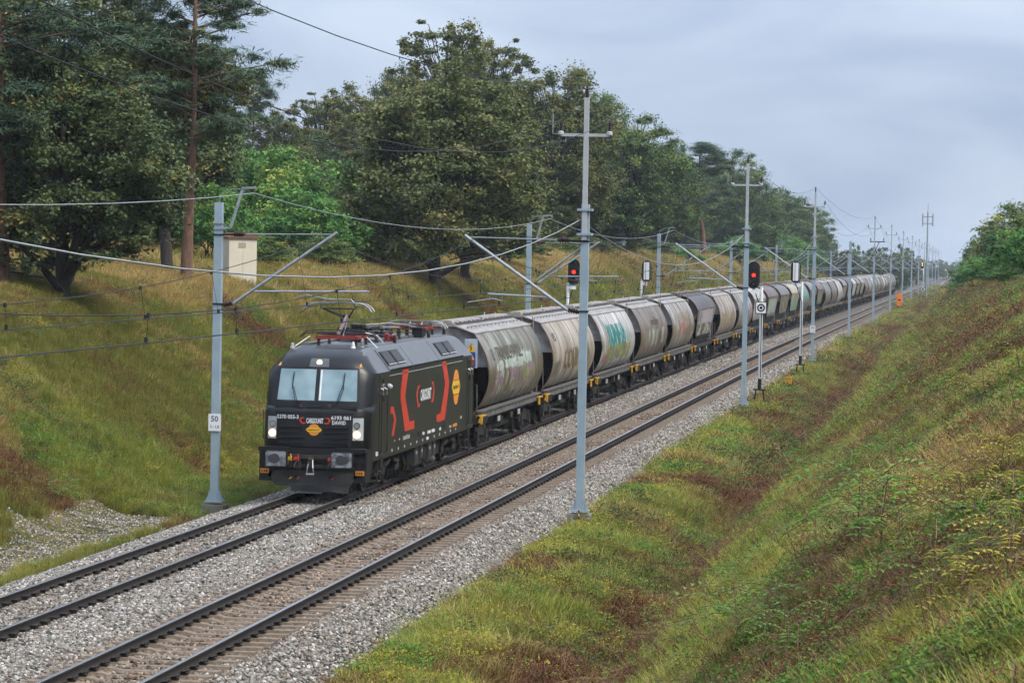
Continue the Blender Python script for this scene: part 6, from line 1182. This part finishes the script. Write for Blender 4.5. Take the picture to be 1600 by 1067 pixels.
for kk, srcs in KIND.items():
    P = np.concatenate(acc[kk][0]); s = np.concatenate(acc[kk][1]); j = RNG.integers(0, len(srcs), len(P))
    if kk.endswith(('weed', 'fern')): s = s*1.05
    keepb = ~((P[:, 0] > -2.6) & (P[:, 0] < 6.6)); P, s, j = P[keepb], s[keepb], j[keepb]
    for i, src in enumerate(srcs):
        q = j == i; n_ = q.sum(); rot = np.stack([RNG.normal(size=n_)*.12, RNG.normal(size=n_)*.12+np.where(P[q, 0] < 0, .25, -.25)*0, RNG.uniform(0, 6.28, n_)], -1)
        scatter(kk, src, P[q], rot, s[q])
# ------------------------------------------------------------------ single leafy saplings that stand out on the bank
def hit(px, py):
    d = pix(px, py); t_ = 10.
    while t_ < 700:
        p = CAM+d*t_
        if p[2] < h1(p[0], p[1]): break
        t_ *= 1.004
    return p
def sapling(seed, m, fr=9, L_=.55, hgt=.7):
    r = np.random.default_rng(seed); T_ = MB(); T_.tube([(0, 0, -.1), (.03, .02, hgt*.5), (.0, .06, hgt)], .010, 5, .005); V_ = []
    for k in range(fr):
        a = k*2.4+r.normal()*.3; z = hgt*(.35+.65*k/fr); b0 = np.array([0, 0, z]); d = np.array([math.cos(a), math.sin(a), .15]); l_ = L_*r.uniform(.7, 1.15); pts = [b0+d*l_*t_+np.array([0, 0, .22*l_*math.sin(t_*2.6)-.18*l_*t_*t_]) for t_ in np.linspace(0, 1, 9)]
        T_.tube(pts, .004, 3, .002, caps=False); s_ = np.cross(d, [0, 0, 1]); s_ /= np.linalg.norm(s_)
        for i, p in enumerate(pts[1:]):
            for sg in (-1, 1, 0) if i == 7 else (-1, 1):
                q = (s_*sg+d*.35 if sg else d); q = q/np.linalg.norm(q); w_ = np.cross(q, [0, 0, 1]); ll = l_*.17*r.uniform(.8, 1.2); dn = np.array([0, 0, -ll*.2]); V_ += [p, p+q*ll*.5+w_*ll*.2, p+q*ll+dn, p+q*ll*.5-w_*ll*.2]
    V_ = np.array(V_); return T_.mesh('stem', v_stem, fixn=False), np_mesh('leaves', V_, np.arange(len(V_)).reshape(-1, 4), m)
saps = [sapling(51, v_weed), sapling(52, v_yel, 7, .45, .55), sapling(53, v_weed, 12, .7, .9), sapling(54, v_yel, 9, .5, .6)]
SP = [(1250, 742, 2, 1.2), (1285, 738, 0, 1.), (1240, 760, 2, .9), (1270, 640, 0, 1.), (1395, 640, 2, 1.), (1450, 625, 0, 1.), (1330, 770, 0, 1.), (1300, 765, 2, .9), (1318, 890, 0, 1.), (1345, 895, 2, 1.1), (1375, 890, 2, 1.1), (1400, 900, 0, 1.), (1415, 880, 1, .9), (1435, 820, 3, .9), (1440, 800, 1, .9), (1500, 850, 3, 1.), (1530, 870, 1, 1.), (1580, 870, 3, 1.), (1190, 1045, 0, 1.1), (1150, 1050, 2, 1.), (1230, 1055, 0, .9), (1500, 990, 3, .9), (1540, 940, 0, 1.), (1460, 960, 0, .9), (1580, 960, 3, 1.), (1495, 620, 1, 1.), (1515, 650, 3, 1.), (1540, 640, 1, 1.1), (1480, 655, 0, 1.), (1560, 580, 0, 1.2), (1590, 610, 1, 1.2), (1440, 590, 2, 1.), (1470, 520, 0, 1.5), (1505, 515, 2, 1.5), (1550, 520, 1, 1.4), (1580, 760, 1, .9), (1560, 770, 3, .9), (1410, 735, 0, .9), (1120, 790, 0, 1.), (1150, 780, 2, .9), (1010, 1000, 0, .7), (930, 960, 2, .7), (640, 1010, 0, .6), (690, 1000, 0, .6), (80, 790, 0, .8), (110, 800, 2, .7), (60, 545, 0, .9), (200, 530, 2, .9), (170, 700, 0, .7), (1330, 560, 2, 1.2), (1300, 575, 0, 1.2), (1420, 540, 0, 1.3), (1390, 520, 2, 1.4), (1250, 670, 2, 1.), (1210, 700, 0, 1.)]
LB = {0: ('green leafy sapling with paired leaflets among the weeds', 'green saplings among the weeds'), 2: ('tall green leafy sapling with long feathery leaves on the bank', 'tall green saplings on the bank'), 1: ('small yellow leaved sapling on the weedy bank', 'small yellow saplings'), 3: ('bushy yellow green sapling with paired leaflets on the weedy bank', 'bushy yellow green saplings')}
for k, (px, py, v, s_) in enumerate(SP):
    p = hit(px, py); root = thing('leafy_sapling', LB[v][0], 'plant', (p[0], p[1], h1(p[0], p[1])), LB[v][1], rz=k*1.7); root.scale = (s_*1.3,)*3; put('stem', saps[v][0], root); put('leaves', saps[v][1], root)
# ------------------------------------------------------------------ haze
A = MB(); A.box(-1500, 1500, -80, 4300, -30, 34); hz_ = tag(put('haze', A.mesh('haze', [])), kind='stuff'); m = bpy.data.materials.new('thin_haze'); m.use_nodes = True; t = m.node_tree; t.nodes.clear(); o = N(t, 'ShaderNodeOutputMaterial'); pv = N(t, 'ShaderNodeVolumePrincipled'); pv.inputs['Color'].default_value = (.80, .88, 1, 1); pv.inputs['Density'].default_value = .00014; pv.inputs['Anisotropy'].default_value = .2
t.links.new(pv.outputs[0], o.inputs['Volume']); hz_.data.materials.append(m); m.volume_intersection_method if hasattr(m, 'volume_intersection_method') else None
